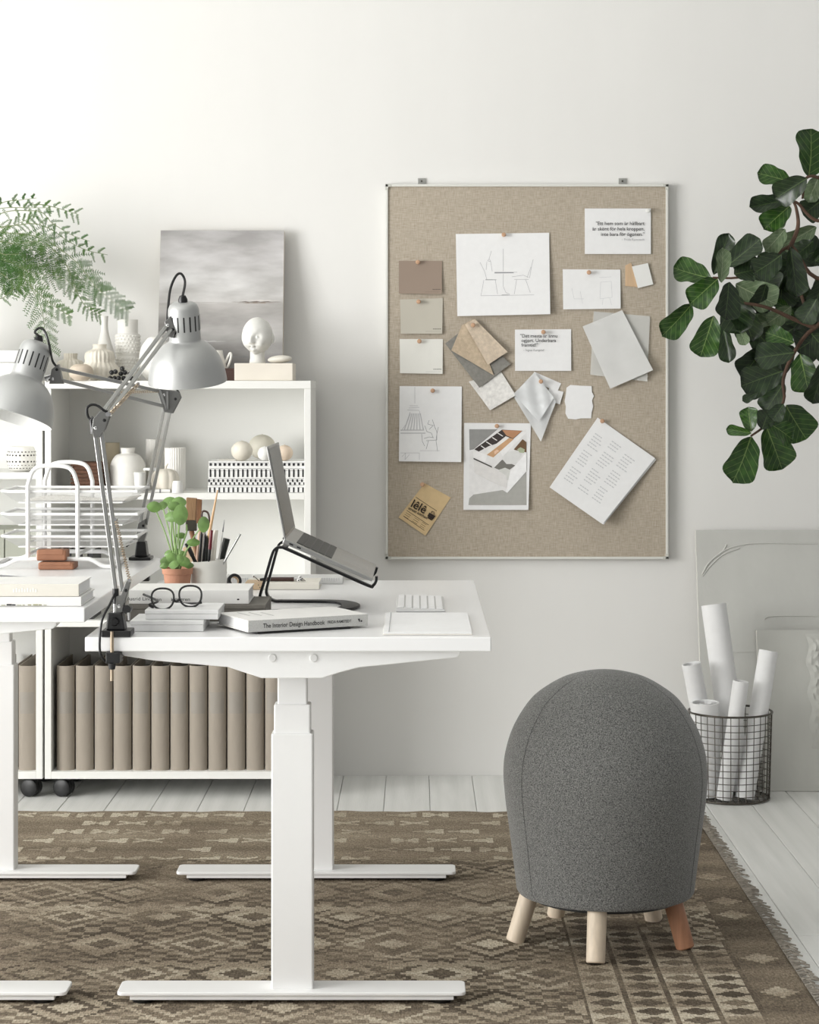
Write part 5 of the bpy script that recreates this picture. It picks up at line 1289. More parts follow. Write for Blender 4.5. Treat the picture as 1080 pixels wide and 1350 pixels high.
def boardtext(s_, px, py, size_px, t, m=INK, bold=0.012, sx=1.0, align='LEFT', off=0.0032, rot=0, line=1.0):
    p = P(px, py, SB)
    M = Matrix.Translation((p.x, YB-off, p.z)) @ Matrix.Rotation(R(rot), 4, 'Y') @ RX90
    text(s_, size_px/SB, m, M, t, align, bold, sx=sx, line=line)
# paint swatches
SW = [('dark taupe paint card pinned at the top of the swatch column', (150, 133, 119), [(526, 344), (583, 344), (582.5, 388), (526, 387)], (551, 346)),
      ('grey-beige paint card between the taupe and white cards', (192, 187, 174), [(527.5, 395), (584, 393), (583, 440), (528.5, 440)], (552, 398)),
      ('off-white paint card below the grey-beige one', (230, 229, 222), [(527, 447), (584, 447), (583.5, 493), (527.5, 492)], (553, 450))]
for lab, c, cs, pn in SW:
    t, fn = paper('paint_card', cs, mat('swatch', rgb(*c), 0.5, var=0.03, scale=3), lab, 'paint card', lift=0.006, curl=0.003, thick=0.001)
    pr_ = mat('swatch_print', rgb(*[max(0, int(k*0.62)) for k in c]), 0.7)
    strokes(t, fn, cs, [[(cs[2][0]-12+k*2.2, cs[2][1]-6.0), (cs[2][0]-10.4+k*2.2, cs[2][1]-6.0)] for k in range(5)], pr_, 0.004, 'name_print')
    strokes(t, fn, cs, [[(cs[2][0]-22, cs[2][1]-3.0), (cs[2][0]-2, cs[2][1]-3.0)]], pr_, 0.0005, 'rule')
    pin(pn[0], pn[1], 'wooden pin through the '+lab.split(' paint card')[0]+' paint card')
# table sketch
cs = [(601, 308.5), (724, 307), (725, 414.5), (603, 417)]
t, fn = paper('sketch_sheet', cs, PAPER, 'pencil sketch of a round table and two chairs', 'drawing', lift=0.012, curl=0.008)
L_ = [[(652, 359), (682, 359)], [(652, 360.5), (678, 360)], [(663.5, 361), (663.5, 378), (667, 386), (672, 388)], [(661, 389), (672, 389)], [(663.5, 300+28), (663.5, 358)],
      [(633, 346), (639, 358), (642, 369), (655, 369)], [(638, 369), (636, 380), (634, 390)], [(653, 369), (656, 388)], [(648, 331), (645, 341), (643, 344), (647, 345), (645, 341)], [(642, 345), (641, 356)], [(647, 345), (649, 358)],
      [(678, 368.5), (697, 368.5)], [(681, 369), (678, 388)], [(693, 369), (699, 386)], [(698, 367), (701, 350), (703, 342)], [(695, 366), (700, 352)], [(675, 365), (690, 363), (697, 366)], [(634, 390), (704, 389)]]
strokes(t, fn, cs, L_, PENCIL, 0.0011); strokes(t, fn, cs, [[(652, 359.6), (677, 359.4)], [(640, 369), (654, 369)], [(662, 389), (670, 389)]], PENCILD, 0.0018, 'dark_strokes')
pin(664, 310, 'wooden pin holding the table sketch')
# quote cards
cs = [(771, 275), (858, 275), (858, 335), (771, 335)]
t, fn = paper('quote_card', cs, PAPER, 'white card with three right-aligned lines of bold Swedish text', 'card', lift=0.002, thick=0.0025, base=0.003)
for k, s_ in enumerate(('"Ett hem som är hållbart', 'är skönt för hela kroppen,', 'inte bara för ögonen."')):
    boardtext(s_, 849.5, 297+k*7.1, 6.6, t, INK, 0.006, 0.98, 'RIGHT', off=0.0085)
boardtext('– Frida Ramstedt', 849.5, 317.5, 4.6, t, PENCIL, 0.0, 0.95, 'RIGHT', off=0.0085)
cs = [(679, 434.5), (753, 434), (753, 489), (679, 489)]
t, fn = paper('quote_card', cs, PAPER, 'white card with three left-aligned lines of bold text', 'card', lift=0.003, curl=0.002, thick=0.001, base=0.002)
for k, s_ in enumerate(('"Det mesta är ännu', ' ogjort. Underbara', ' framtid!"')):
    boardtext(s_, 685.5, 445+k*6.0, 6.4, t, INK, 0.005, 0.98, off=0.0085)
boardtext('– Ingvar Kamprad', 690, 463, 4.2, t, PENCILD, 0.0, 0.9, off=0.0085)
pin(716, 438, 'wooden pin over the left-aligned quote card', 0.007)
# faint drawing card
cs = [(742, 355), (818, 355.5), (818, 407), (742.5, 408)]
t, fn = paper('sketch_card', cs, PAPER, 'small card with a very faint pencil drawing', 'drawing', lift=0.005, curl=0.003, thick=0.001)
FA = mat('faint_pencil', rgb(206, 207, 210), 0.9)
strokes(t, fn, cs, [[(792, 372), (806, 371), (807, 392), (791, 394), (792, 372)], [(754, 380), (757, 394), (770, 394)], [(765, 384), (768, 400)], [(795, 394), (794, 402)], [(804, 393), (806, 402)], [(790, 366), (806, 365)]], FA, 0.001)
pin(776, 359.5, 'wooden pin holding the faint drawing card')
# wood and white samples
t, fn = paper('veneer_sample', [(824.5, 350), (832, 346.5), (843, 379), (824.5, 377)], mat('veneer', rgb(206, 176, 142), 0.6, var=0.12, scale=12, stretch=(10, 1, 0.5)), 'strip of pale wood veneer behind the small white sample', 'sample', thick=0.002, lift=0.001)
t, fn = paper('white_sample', [(833, 351.5), (854, 347), (861, 375), (841, 380)], WHITE_MATT, 'small white laminate sample over a wood veneer strip', 'sample', thick=0.003, base=0.006, lift=0.001)
# tracing papers
TR = mat('tracing_paper', rgb(236, 236, 234), 0.6, alpha=0.72, var=0.02); TR2 = mat('thin_tracing_paper', rgb(232, 232, 228), 0.6, alpha=0.5)
t, fn = paper('tracing_sheet', [(783, 410.5), (857, 417), (853, 503), (778, 494)], TR2, 'sheer tracing paper sheet at the back of the pair', 'paper', lift=0.006, curl=0.004, base=0.002, wob=0.001)
t, fn = paper('tracing_sheet', [(768, 430.5), (820, 409), (860, 488), (804, 512.5)], TR, 'tilted translucent tracing paper sheet over another', 'paper', lift=0.012, curl=0.008, base=0.006, wob=0.0015)
# fabric scraps
def cloth(rgbv, bs=500): return mat('scrap_cloth', rgb(*rgbv), 0.95, var=0.12, scale=90, bump=0.6, bscale=bs)
t, fn = paper('grey_gauze', [(587, 453), (619, 428), (673, 480), (632, 511)], cloth((138, 136, 130)), 'grey gauze scrap under the beige cloth', 'fabric', lift=0.004, wob=0.002, base=0.006)
t, fn = paper('white_cloth', [(618, 503), (661, 490.5), (680, 521), (646, 541)], cloth((232, 230, 226)), 'white cloth scrap hanging below the grey gauze', 'fabric', lift=0.006, wob=0.0015, base=0.003, curl=0.003)
t, fn = paper('beige_cloth', [(609, 429), (624, 421), (651, 495), (595, 462)], cloth((194, 176, 152)), 'crumpled beige linen scrap', 'fabric', lift=0.004, wob=0.002, base=0.010)
t, fn = paper('beige_cloth', [(613, 428), (626, 420.5), (669, 464), (643, 481)], cloth((206, 190, 170)), 'folded pale beige linen scrap on top of the cloths', 'fabric', lift=0.006, wob=0.0015, base=0.014)
pin(623.5, 429, 'wooden pin through the cloth scraps', 0.016)
# crumpled plastic
PL = mat('crumpled_film', rgb(240, 242, 243), 0.25, alpha=0.6, spec=0.8)
t, fn = paper('paper_strip', [(704.5, 490), (740, 505.5), (735, 516), (702, 503)], PAPER, 'narrow white paper strip above the crumpled film', 'paper', lift=0.003)
t, fn = paper('paper_chip', [(724, 512), (743, 516.5), (738, 533), (720, 527)], PAPER, 'small white paper chip beside the crumpled film', 'paper', lift=0.004, base=0.004)
t, fn = paper('plastic_film', [(676, 521), (704, 491), (733, 529), (713, 582)], PL, 'sheer pointed film hanging behind the crumpled one', 'film', lift=0.006, base=0.006, wob=0.0035, nu=14, nv=14)
t, fn = paper('plastic_film', [(677, 519), (705, 492), (730, 524), (710, 556)], PL, 'crumpled glossy clear film', 'film', lift=0.010, base=0.012, wob=0.005, nu=16, nv=16)
pin(712.5, 503, 'wooden pin through the crumpled film', 0.016)
# torn paper
poly = [(747, 511), (752, 507.5), (766, 508.5), (780, 509), (780.5, 517), (783, 522), (780.5, 528), (782, 536), (780, 544), (779.5, 551.5), (766, 551.5), (759, 553), (749, 552), (745.5, 545), (746, 536), (744.5, 529), (746, 520)]
t = thing('torn_paper', P(764, 552, SB), 'small torn white paper piece', 'paper', 'papers on the pinboard')
MB().prism([P(a, b, SB)+Vector((0, -0.0035, 0)) for a, b in poly], (0, 0.0006, 0)).build('sheet', PAPER, t)
MB().prism([P(a*0.985+764*0.015, b*0.985+530*0.015, SB)+Vector((0, -0.0028, 0)) for a, b in poly], (0, 0.0020, 0)).build('fold', PAPERW, t)
# lamp sketch
cs = [(527, 509), (609, 509.5), (608, 609), (526, 608)]
t, fn = paper('sketch_sheet', cs, PAPER, 'pencil sketch of a pendant lamp beside a seated figure on a chair', 'drawing', lift=0.010, curl=0.006)
SH = mat('soft_pencil', rgb(198, 198, 200), 0.9)
inv = strokes(t, fn, cs, [[(547, 510), (547, 532)], [(540, 535), (551, 535)], [(539, 538), (553, 537)], [(537, 540.5), (553, 541)], [(541, 543), (535, 560), (529, 568)], [(553, 542), (556, 556), (559, 567)]], PENCIL, 0.0011)[1]
strokes(t, fn, cs, [[(528, 571), (561, 571)], [(528, 567), (559, 567)]]+[[(541+k*2.2, 545), (533+k*4.2, 567)] for k in range(7)], SH, 0.0030, 'soft_shading')
strokes(t, fn, cs, [[(560, 561), (563, 569), (569, 571)], [(566, 554), (564, 559), (571, 561), (566, 566)], [(572, 560), (576, 569), (576, 580), (562, 581)], [(578, 563), (576, 572), (575, 581), (577, 595)], [(556, 572), (557, 582), (560, 588)], [(565, 581), (562, 592)], [(569, 571), (571, 577)], [(570, 553), (573, 562)], [(559, 578), (566, 576), (572, 577)]], PENCILD, 0.0011, 'figure_lines')
strokes(t, fn, cs, [[(528, 597), (553, 597)], [(553, 597), (553, 606)], [(530, 602), (535, 597), (534, 606), (540, 599)], [(554, 594), (580, 594)]], SH, 0.0013, 'ground_lines')
pin(570.5, 515, 'wooden pin holding the pendant lamp sketch')
# drawer photograph
cs = [(612, 557.5), (700, 558), (696.5, 672), (611, 672)]
t, fn = paper('photo_print', cs, PAPER, 'torn-edged colour photo print of an open kitchen drawer', 'photo', lift=0.006, curl=0.004)
o = lambda a, b: (610+a/10.38, 550+b/10.38)
pics = [((150, 150, 148), [(90, 165), (480, 165), (150, 440), (95, 450)]), ((232, 231, 230), [(95, 480), (870, 165), (872, 740), (600, 1030), (90, 1110)]),
        ((172, 171, 166), [(360, 865), (600, 1030), (872, 740), (872, 1200), (80, 1200), (90, 1110)]), ((60, 52, 50), [(160, 440), (540, 170), (820, 185), (400, 560), (280, 500)]),
        ((190, 140, 104), [(540, 175), (815, 185), (690, 290), (600, 250)]), ((240, 239, 238), [(140, 460), (300, 500), (410, 560), (820, 200), (872, 210), (410, 670), (150, 560)]),
        ((238, 236, 232), [(290, 500), (590, 260), (640, 280), (330, 515)]), ((206, 164, 124), [(330, 515), (640, 280), (700, 300), (420, 550)]), ((110, 84, 58), [(700, 440), (820, 300), (872, 340), (872, 480), (720, 450)]), ((176, 184, 156), [(745, 440), (790, 410), (850, 440), (840, 490), (780, 485)]),
        ((120, 118, 112), [(430, 690), (540, 580), (720, 660), (640, 720), (500, 720)]), ((224, 224, 222), [(530, 560), (620, 470), (740, 460), (810, 510), (720, 640), (600, 640)]), ((214, 214, 210), [(490, 720), (580, 690), (650, 720), (630, 860), (540, 850)]),
        ((226, 224, 222), [(150, 570), (400, 680), (600, 800), (600, 970), (350, 860), (160, 760)]), ((244, 244, 244), [(650, 740), (872, 480), (872, 740), (610, 1035), (590, 1020)]), ((70, 66, 62), [(150, 555), (400, 672), (400, 690), (150, 575)]),
        ((236, 200, 170), [(430, 470), (470, 440), (500, 460), (440, 510)]), ((238, 236, 232), [(246, 394), (256, 386), (325, 436), (315, 444)]), ((238, 236, 232), [(318, 340), (329, 331), (404, 380), (393, 389)]), ((238, 236, 232), [(400, 281), (411, 272), (476, 315), (466, 323)]), ((238, 236, 232), [(473, 220), (484, 212), (555, 256), (545, 264)])]
mats, mb = [], MB()
def inv_quad(cs, px, py):
    TL, TR, BR, BL = [Vector(k) for k in cs]; u = v = 0.5
    for _ in range(12):
        p = (TL*(1-u)+TR*u)*(1-v)+(BL*(1-u)+BR*u)*v; e = Vector((px, py))-p
        du = (TR-TL)*(1-v)+(BR-BL)*v; dv = (BL*(1-u)+BR*u)-(TL*(1-u)+TR*u); det = du.x*dv.y-du.y*dv.x
        u += (e.x*dv.y-e.y*dv.x)/det; v += (du.x*e.y-du.y*e.x)/det
    return u, v
bent = []
for i, (c, pl_) in enumerate(pics):
    mats.append(mat('print_ink', rgb(*c), 0.6, var=0.05, scale=60))
    # clip-free fan, slightly proud of the sheet, later shapes on top
    pts = [fn(*inv_quad(cs, *o(a, b))) for a, b in pl_]
    ym = min(p.y for p in [fn(u, v) for u in (0, 0.5, 1) for v in (0, 0.5, 1)])
    pts = [Vector((p.x, p.y-0.0007-0.00012*i, p.z)) for p in pts]
    mb.add(pts, [tuple(range(len(pts)))], mi=i)
mb.build('printed_picture', mats, t)
pin(655, 561.5, 'wooden pin holding the drawer photo')
# printed sheets, tilted
cs = [(788, 550.5), (863.5, 604), (793, 690), (724, 642)]
t, fn = paper('printed_sheets', [(790, 553), (865, 606), (795, 691), (727, 643)], PAPER, 'back sheet of the tilted pair of printed pages', 'paper', lift=0.018, curl=0.012, base=0.001)
t, fn = paper('printed_sheets', cs, PAPER, 'tilted printed page with grey columns of text', 'paper', lift=0.022, curl=0.016, base=0.003)
GT = mat('grey_text', rgb(204, 205, 207), 0.8)
rows = []
for col in range(3):
    for r in range(18):
        if (r*7+col*3) % 6 == 0: continue
        v = 0.13+r*0.04; u0 = 0.10+col*0.26; u1 = u0+0.20*random.uniform(0.6, 1)
        a = fn(u0, v); b = fn(u1, v)
        rows.append((a, b))
mb = MB()
for a, b in rows:
    d = b-a; nn = Vector((-d.z, 0, d.x)).normalized()*0.0016; off = Vector((0, -0.0007, 0))
    k = 4
    for i in range(k):
        p, q = a.lerp(b, i/k)+off, a.lerp(b, (i+0.8)/k)+off
        mb.add([p-nn, q-nn, q+nn, p+nn], [(0, 1, 2, 3)])
mb.build('printed_text', GT, t)
pin(793.5, 555, 'wooden pin holding the tilted printed pages', 0.006)
# kraft card
cs = [(560, 637), (594.5, 656), (561, 706), (525.5, 682)]
KR = mat('kraft_card', rgb(212, 186, 142), 0.75, var=0.06, scale=40)
t, fn = paper('kraft_card', cs, KR, 'tilted brown kraft card printed with a black shop logo', 'card', lift=0.004, thick=0.001)
rot = math.degrees(math.atan2(19, 34.5))
q = lambda a, b: (510+a/10.8, 620+b/10.8)
DK = mat('dark_brown_ink', rgb(40, 30, 22), 0.8)
def ktxt(s_, a, b, size, **k): boardtext(s_, *q(a, b), size, t, DK, rot=rot, off=0.0066, **k)
ktxt('lêlê', 330, 508, 15.5, bold=0.012, sx=1.0)
ktxt('street kitchen', 300, 548, 5.4, bold=0.01, sx=0.94)
strokes(t, fn, cs, [[q(a+j*6-k*17, b+k*24+j*4), q(a+j*6-k*17+ln_, b+k*24+j*4+ln_*0.63)] for a, b, ln_ in ((272, 600, 70), (395, 672, 70), (505, 738, 62)) for k in range(3) for j in (0,)], mat('brown_print', rgb(120, 92, 66), 0.8), 0.0016, 'small_print')
strokes(t, fn, cs, [[q(412, 380), q(712, 580)], [q(285, 570), q(597, 778)], [q(236, 650), q(535, 855)]], DK, 0.0016, 'rules')
lg = MB(); 
def kp(a, b, dy=0): p = P(*q(a, b), SB); return Vector((p.x, YB-0.0066-dy, p.z))
lg.add([kp(605, 600), kp(695, 650), kp(655, 700), kp(578, 650)], [(0, 1, 2, 3)])
lg.add([kp(578, 655), kp(652, 702), kp(640, 715), kp(585, 680)], [(0, 1, 2, 3)])
lg.tube([kp(632, 605), kp(645, 580), kp(672, 592), kp(675, 630)], 0.0011, 5)
lg.build('logo_bag', DK, t)
pin(557, 638.5, 'wooden pin holding the kraft card')
pin(853.5, 278.5, 'pale pin at the corner of the right-aligned quote card', 0.006, WHITE_MATT)
# ================================================================ canvases leaning on the wall
def lean_canvas(name, xa, xb, y_bot, y_top, hgt, th, label, m, tone):
    ang = math.atan2(y_top-y_bot, hgt)
    M = Matrix.Translation((xa, y_bot, 0.0008)) @ Matrix.Rotation(-ang, 4, 'X')
    t = thing(name, (0, 0, 0), label, 'canvas', 'textured canvases by the basket', M=M)
    MB().box(0, xb-xa, 0.0012, th, 0, hgt, M).build('stretcher', mat('canvas_edge', rgb(216, 214, 208), 0.8), t, bevel=0.001)
    MB().box(0.0003, xb-xa-0.0003, 0, 0.0013, 0.0003, hgt-0.0003, M).build('painted_face', m, t)
    return t, M
PG = mat('plaster_grey', rgb(200, 200, 195), 0.7, var=0.05, scale=6, bump=0.5, bscale=40, stretch=(1, 1, 0.6))
PG2 = mat('plaster_white', rgb(206, 206, 200), 0.65, var=0.05, scale=7, bump=0.6, bscale=30, stretch=(1, 1, 0.4))
hb_ = 0.81
t, M = lean_canvas('relief_canvas', 0.892, 1.72, 6.41, 6.612, hb_, 0.02, 'large pale grey canvas with a raised arc, leaning on the wall', PG, 0)
def cpt(px, py):                                # photo pixel to a point on the big canvas face
    z = 0.4
    for _ in range(8):
        y = 6.41+(6.612-6.41)*z/hb_; s = F/y; z = PZ(py, s)
    return Vector((PX(px, s), y, z))
nrm = (M.to_3x3() @ Vector((0, -1, 0))).normalized()
def relief(t, pts, r, m, name, lift=0.001, n=30):
    p = bez([q+nrm*lift for q in pts], n)
    rr = [r*(0.7+0.5*abs(math.sin(i*1.7))) for i in range(len(p))]
    MB().tube(p, rr, 8).build(name, m, t, smooth=True)
relief(t, [cpt(926, 757), cpt(935, 742), cpt(953, 727), cpt(975, 719), cpt(1005, 716), cpt(1045, 716.5), cpt(1090, 717)], 0.0026, PG, 'raised_arc', n=60)
relief(t, [cpt(926, 760), cpt(937, 746), cpt(954, 731), cpt(975, 723)], 0.0018, PG, 'raised_arc', n=40)
relief(t, [cpt(940, 737), cpt(952, 728), cpt(958, 718)], 0.0022, PG, 'raised_fleck')
relief(t, [cpt(1008, 815.5), cpt(1014, 813), cpt(1030, 812), cpt(1060, 812), cpt(1095, 813)], 0.0022, PG, 'raised_line', n=40)
relief(t, [cpt(964, 860), cpt(1000, 859.5), cpt(1040, 860)], 0.0012, PG, 'raised_line', n=30)
t, M2 = lean_canvas('relief_canvas', 1.069, 1.60, 6.372, 6.505, 0.497, 0.02, 'smaller white canvas with a crusted vertical ridge, before the large one', PG2, 0)
rd = MB()
def fr_(u, v):
    x = PX(1068, 425)-1.069+u*0.075; z = 0.13+v*0.355
    random.seed(int(u*1000)*7+int(v*1000)*13)
    e = min(u, 1-u, v*3, (1-v)*3)*4
    h = 0.001+0.011*min(1, e)*(0.35+0.65*abs(math.sin(u*13+v*19))*abs(math.cos(v*31-u*7)))
    return M2 @ Vector((x+0.006*math.sin(v*23), -h, z))
rd.grid(fr_, 14, 50); rd.build('crusted_ridge', PG2, t, smooth=True)
random.seed(11)

# ================================================================ wire basket with paper rolls
BX, BYc, RT, RBm = PX(963, 436), F/436, 0.1245, 0.117
def basket():
    t = thing('wire_basket', (BX, BYc, 0), 'round dark wire basket full of paper rolls on the white floor', 'basket')
    zt = 0.262
    rad = lambda z: RBm+(RT-RBm)*min(1, z/zt)
    ring = lambda z, r, n=40: [(BX+r*math.cos(2*math.pi*k/n), BYc+r*math.sin(2*math.pi*k/n), z) for k in range(n)]
    MB().tube(ring(zt, RT+0.001), 0.0032, 8, closed=True).build('rim', STEELD, t, smooth=True)
    MB().tube(ring(0.004, RBm), 0.003, 8, closed=True).build('base_ring', STEELD, t, smooth=True)
    for k in range(12):
        z = 0.022+k*0.0195
        MB().tube(ring(z, rad(z), 36), 0.0013, 5, closed=True).build('hoop_wire', STEELD, t, smooth=True)
    for k in range(32):
        a = 2*math.pi*(k+0.3)/32; c, s = math.cos(a), math.sin(a)
        MB().tube([(BX+rad(z)*c, BYc+rad(z)*s, z) for z in (0.004, 0.13, zt)], 0.0014, 5).build('upright_wire', STEELD, t, smooth=True)
    for k in range(-5, 6):
        d = k*0.0195; h = math.sqrt(max(0, RBm**2-d*d))
        MB().tube([(BX+d, BYc-h, 0.004), (BX+d, BYc+h, 0.004)], 0.0012, 5).build('floor_wire', STEELD, t)
        MB().tube([(BX-h, BYc+d, 0.005), (BX+h, BYc+d, 0.005)], 0.0012, 5).build('floor_wire', STEELD, t)
basket()
def roll(px, py, s1, wpx, bx, by, label, L=None):
    top = P(px, py, s1); bot = Vector((BX+bx, BYc+by, 0.0)); r = wpx/2/s1
    ax = (top-bot).normalized()
    tilt = math.sqrt(max(0, 1-ax.z*ax.z))
    bot.z = 0.008+r*tilt
    ax = (top-bot); Ln = ax.length; ax.normalize()
    M = Matrix.Translation(bot) @ ax.to_track_quat('Z', 'Y').to_matrix().to_4x4()
    t = thing('paper_roll', bot, label, 'paper roll', 'paper rolls in the wire basket')
    MB().lathe([(r*0.86, Ln-0.001), (r*0.86, 0.001), (r, 0), (r, Ln), (r*0.9, Ln+0.0006), (r*0.86, Ln-0.001)], 32, M, cap=False).build('rolled_sheet', PAPER, t, smooth=True, angle=40)
    sp_ = []
    for k in range(40):
        a = k*0.45; rr = r*(0.84-0.012*k); sp_.append(M @ Vector((max(rr, 0.002)*math.cos(a), max(rr, 0.002)*math.sin(a), 0)))
    mb = MB(); up = (M.to_3x3() @ Vector((0, 0, 1)))*Ln*0.995
    for k in range(39): mb.add([sp_[k], sp_[k+1], sp_[k+1]+up, sp_[k]+up], [(0, 1, 2, 3)])
    mb.build('inner_turns', PAPER, t, smooth=True, angle=60)
roll(941, 797, 428, 33, 0.035, 0.045, 'tallest thick white paper roll in the wire basket')
roll(911.5, 875, 434, 25, -0.038, 0.052, 'white paper roll leaning out beside the stool')
roll(929.5, 926, 438, 37, -0.073, -0.008, 'short wide white paper roll standing low in the basket')
roll(977, 898, 442, 21, -0.03, -0.076, 'slim cream paper roll leaning in the middle of the basket')
roll(1013.5, 858, 438, 25, 0.032, -0.072, 'white paper roll leaning outward towards the canvases')
roll(958, 895, 430, 9, 0.045, -0.012, 'thin paper roll tucked beside the tallest one')

# ================================================================ fiddle-leaf fig
def fig():
    px_, py_ = 1.62, 6.05
    t = thing('fiddle_leaf_fig', (px_, py_, 0), 'fiddle-leaf fig tree with large glossy dark green leaves', 'plant')
    bark = mat('fig_bark', rgb(88, 66, 52), 0.8, var=0.2, scale=40)
    MB().lathe([(0.13, 0.0), (0.15, 0.02), (0.18, 0.33), (0.185, 0.35), (0.17, 0.35), (0.165, 0.31), (0.001, 0.30)], 40, Matrix.Translation((px_, py_, 0.0005))).build('pot', CERAM, t, smooth=True)
    MB().lathe([(0.163, 0.308), (0.1, 0.318), (0.001, 0.32)], 30, Matrix.Translation((px_, py_, 0.0005)), cap=False).build('soil', SOIL, t, smooth=True)
    s0 = 446.0
    def Q(px, py, s=s0): return P(px, py, s)
    J = Vector((1.60, 6.08, 1.05)); J2 = Vector((1.56, 6.1, 1.45)); J3 = Vector((1.52, 6.1, 1.85))
    MB().tube(bez([(px_, py_, 0.3), (px_-0.01, py_+0.02, 0.7), J, J2, J3, (1.50, 6.1, 2.05)], 40), [0.019-0.011*i/40 for i in range(41)], 10).build('trunk', bark, t, smooth=True)
    B = [[J, Q(1130, 420), Q(1075, 432), Q(1047, 465), Q(1033, 500), Q(1033, 530), Q(1010, 560), Q(990, 575)],
         [J2, Q(1140, 380), Q(1076, 366), Q(1055, 341), Q(1040, 325), Q(1000, 356), Q(972, 366), Q(940, 366)],
         [J2, Q(1120, 300), Q(1075, 290), Q(1052, 268), Q(1040, 264)], [J3, Q(1110, 240), Q(1066, 233), Q(1058, 262)],
         [Q(1040, 330), Q(1052, 300), Q(1050, 275), Q(1044, 262)], [Q(1075, 432), Q(1045, 420), Q(1010, 405), Q(975, 400), Q(952, 410)], [Q(1055, 341), Q(1052, 365), Q(1060, 400), Q(1075, 432)]]
    for b in B:
        p = bez(b, 32); n = len(p); MB().tube(p, [0.0075-0.0045*i/n for i in range(n)], 8).build('branch', bark, t, smooth=True)
    # leaf material: veins in leaf space (x across, y along)
    def leafmat(name, c_hi, c_lo, c_vein):
        m = bpy.data.materials.new(name); m.use_nodes = True; nt = m.node_tree; b = nt.nodes['Principled BSDF']
        b.inputs['Roughness'].default_value = 0.3; b.inputs['Specular IOR Level'].default_value = 0.5
        N, L = nt.nodes.new, nt.links.new
        tc = N('ShaderNodeTexCoord'); sp = N('ShaderNodeSeparateXYZ'); L(tc.outputs['Object'], sp.inputs[0])
        def op(o, a, b_=None):
            n = N('ShaderNodeMath'); n.operation = o
            for i, v in enumerate((a, b_)):
                if v is None: continue
                if isinstance(v, (int, float)): n.inputs[i].default_value = v
                else: L(v, n.inputs[i])
            return n.outputs[0]
        ax = op('ABSOLUTE', sp.outputs['X'])
        mid = op('LESS_THAN', ax, op('SUBTRACT', 0.018, op('MULTIPLY', sp.outputs['Y'], 0.012)))
        ph = op('FRACT', op('MULTIPLY', op('SUBTRACT', sp.outputs['Y'], op('MULTIPLY', ax, 0.75)), 6.5))
        side = op('LESS_THAN', op('ABSOLUTE', op('SUBTRACT', ph, 0.5)), 0.05)
        vein = op('MAXIMUM', mid, op('MULTIPLY', side, 0.55))
        n = N('ShaderNodeTexNoise'); n.inputs['Scale'].default_value = 5; L(tc.outputs['Object'], n.inputs['Vector'])
        r = N('ShaderNodeValToRGB'); r.color_ramp.elements[0].position = 0.35; r.color_ramp.elements[1].position = 0.65
        r.color_ramp.elements[0].color = c_lo; r.color_ramp.elements[1].color = c_hi; L(n.outputs['Fac'], r.inputs[0])
        mx = N('ShaderNodeMix'); mx.data_type = 'RGBA'; L(vein, mx.inputs[0]); L(r.outputs[0], mx.inputs[6]); mx.inputs[7].default_value = c_vein
        L(mx.outputs[2], b.inputs['Base Color'])
        bp = N('ShaderNodeBump'); bp.inputs['Strength'].default_value = 0.5; bp.inputs['Distance'].default_value = 0.02; L(vein, bp.inputs['Height']); L(bp.outputs[0], b.inputs['Normal'])
        return m
    mats = {'d': leafmat('fig_leaf_shaded', rgb(38, 56, 30), rgb(24, 38, 22), rgb(74, 94, 52)),  # darker copy puts the shade of backlit and inner leaves into the green
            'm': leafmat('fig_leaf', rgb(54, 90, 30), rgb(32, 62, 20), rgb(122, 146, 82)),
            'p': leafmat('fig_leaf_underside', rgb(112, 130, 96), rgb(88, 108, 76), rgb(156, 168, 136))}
    protos = {}
    def leaf_mesh(kind, var):
        k = (kind, var)
        if k in protos: return protos[k]
        nu, nv = 8, 20; vs_ = []
        ky = [0, .06, .14, .24, .36, .48, .60, .72, .82, .90, .96, 1.0]; kx = [0.015, .14, .25, .33, .375, .40, .44, .485, .49, .42, .26, 0.01]
        wd = [float(np.interp(j/nv, ky, kx)) for j in range(nv+1)]; wd = [wd[0]]+[(wd[j-1]+2*wd[j]+wd[j+1])/4 for j in range(1, nv)]+[wd[-1]]
        for j in range(nv+1):
            v = j/nv
            for i in range(nu+1):
                u = (i/nu-0.5)*2; x = u*wd[j]
                z = 0.12*abs(u)**1.4*(0.5+0.5*math.sin(v*3)) + (-0.28 if var == 0 else -0.12 if var == 1 else 0.10)*v*v + 0.025*math.sin(v*19+u*2.5)*abs(u)**2
                vs_.append((x, v, z))
        fs = [(j*(nu+1)+i, j*(nu+1)+i+1, (j+1)*(nu+1)+i+1, (j+1)*(nu+1)+i) for j in range(nv) for i in range(nu)]
        me = bpy.data.meshes.new('leaf'); me.from_pydata(vs_, [], fs); me.polygons.foreach_set('use_smooth', [True]*len(fs)); me.materials.append(mats[kind]); protos[k] = me
        return me
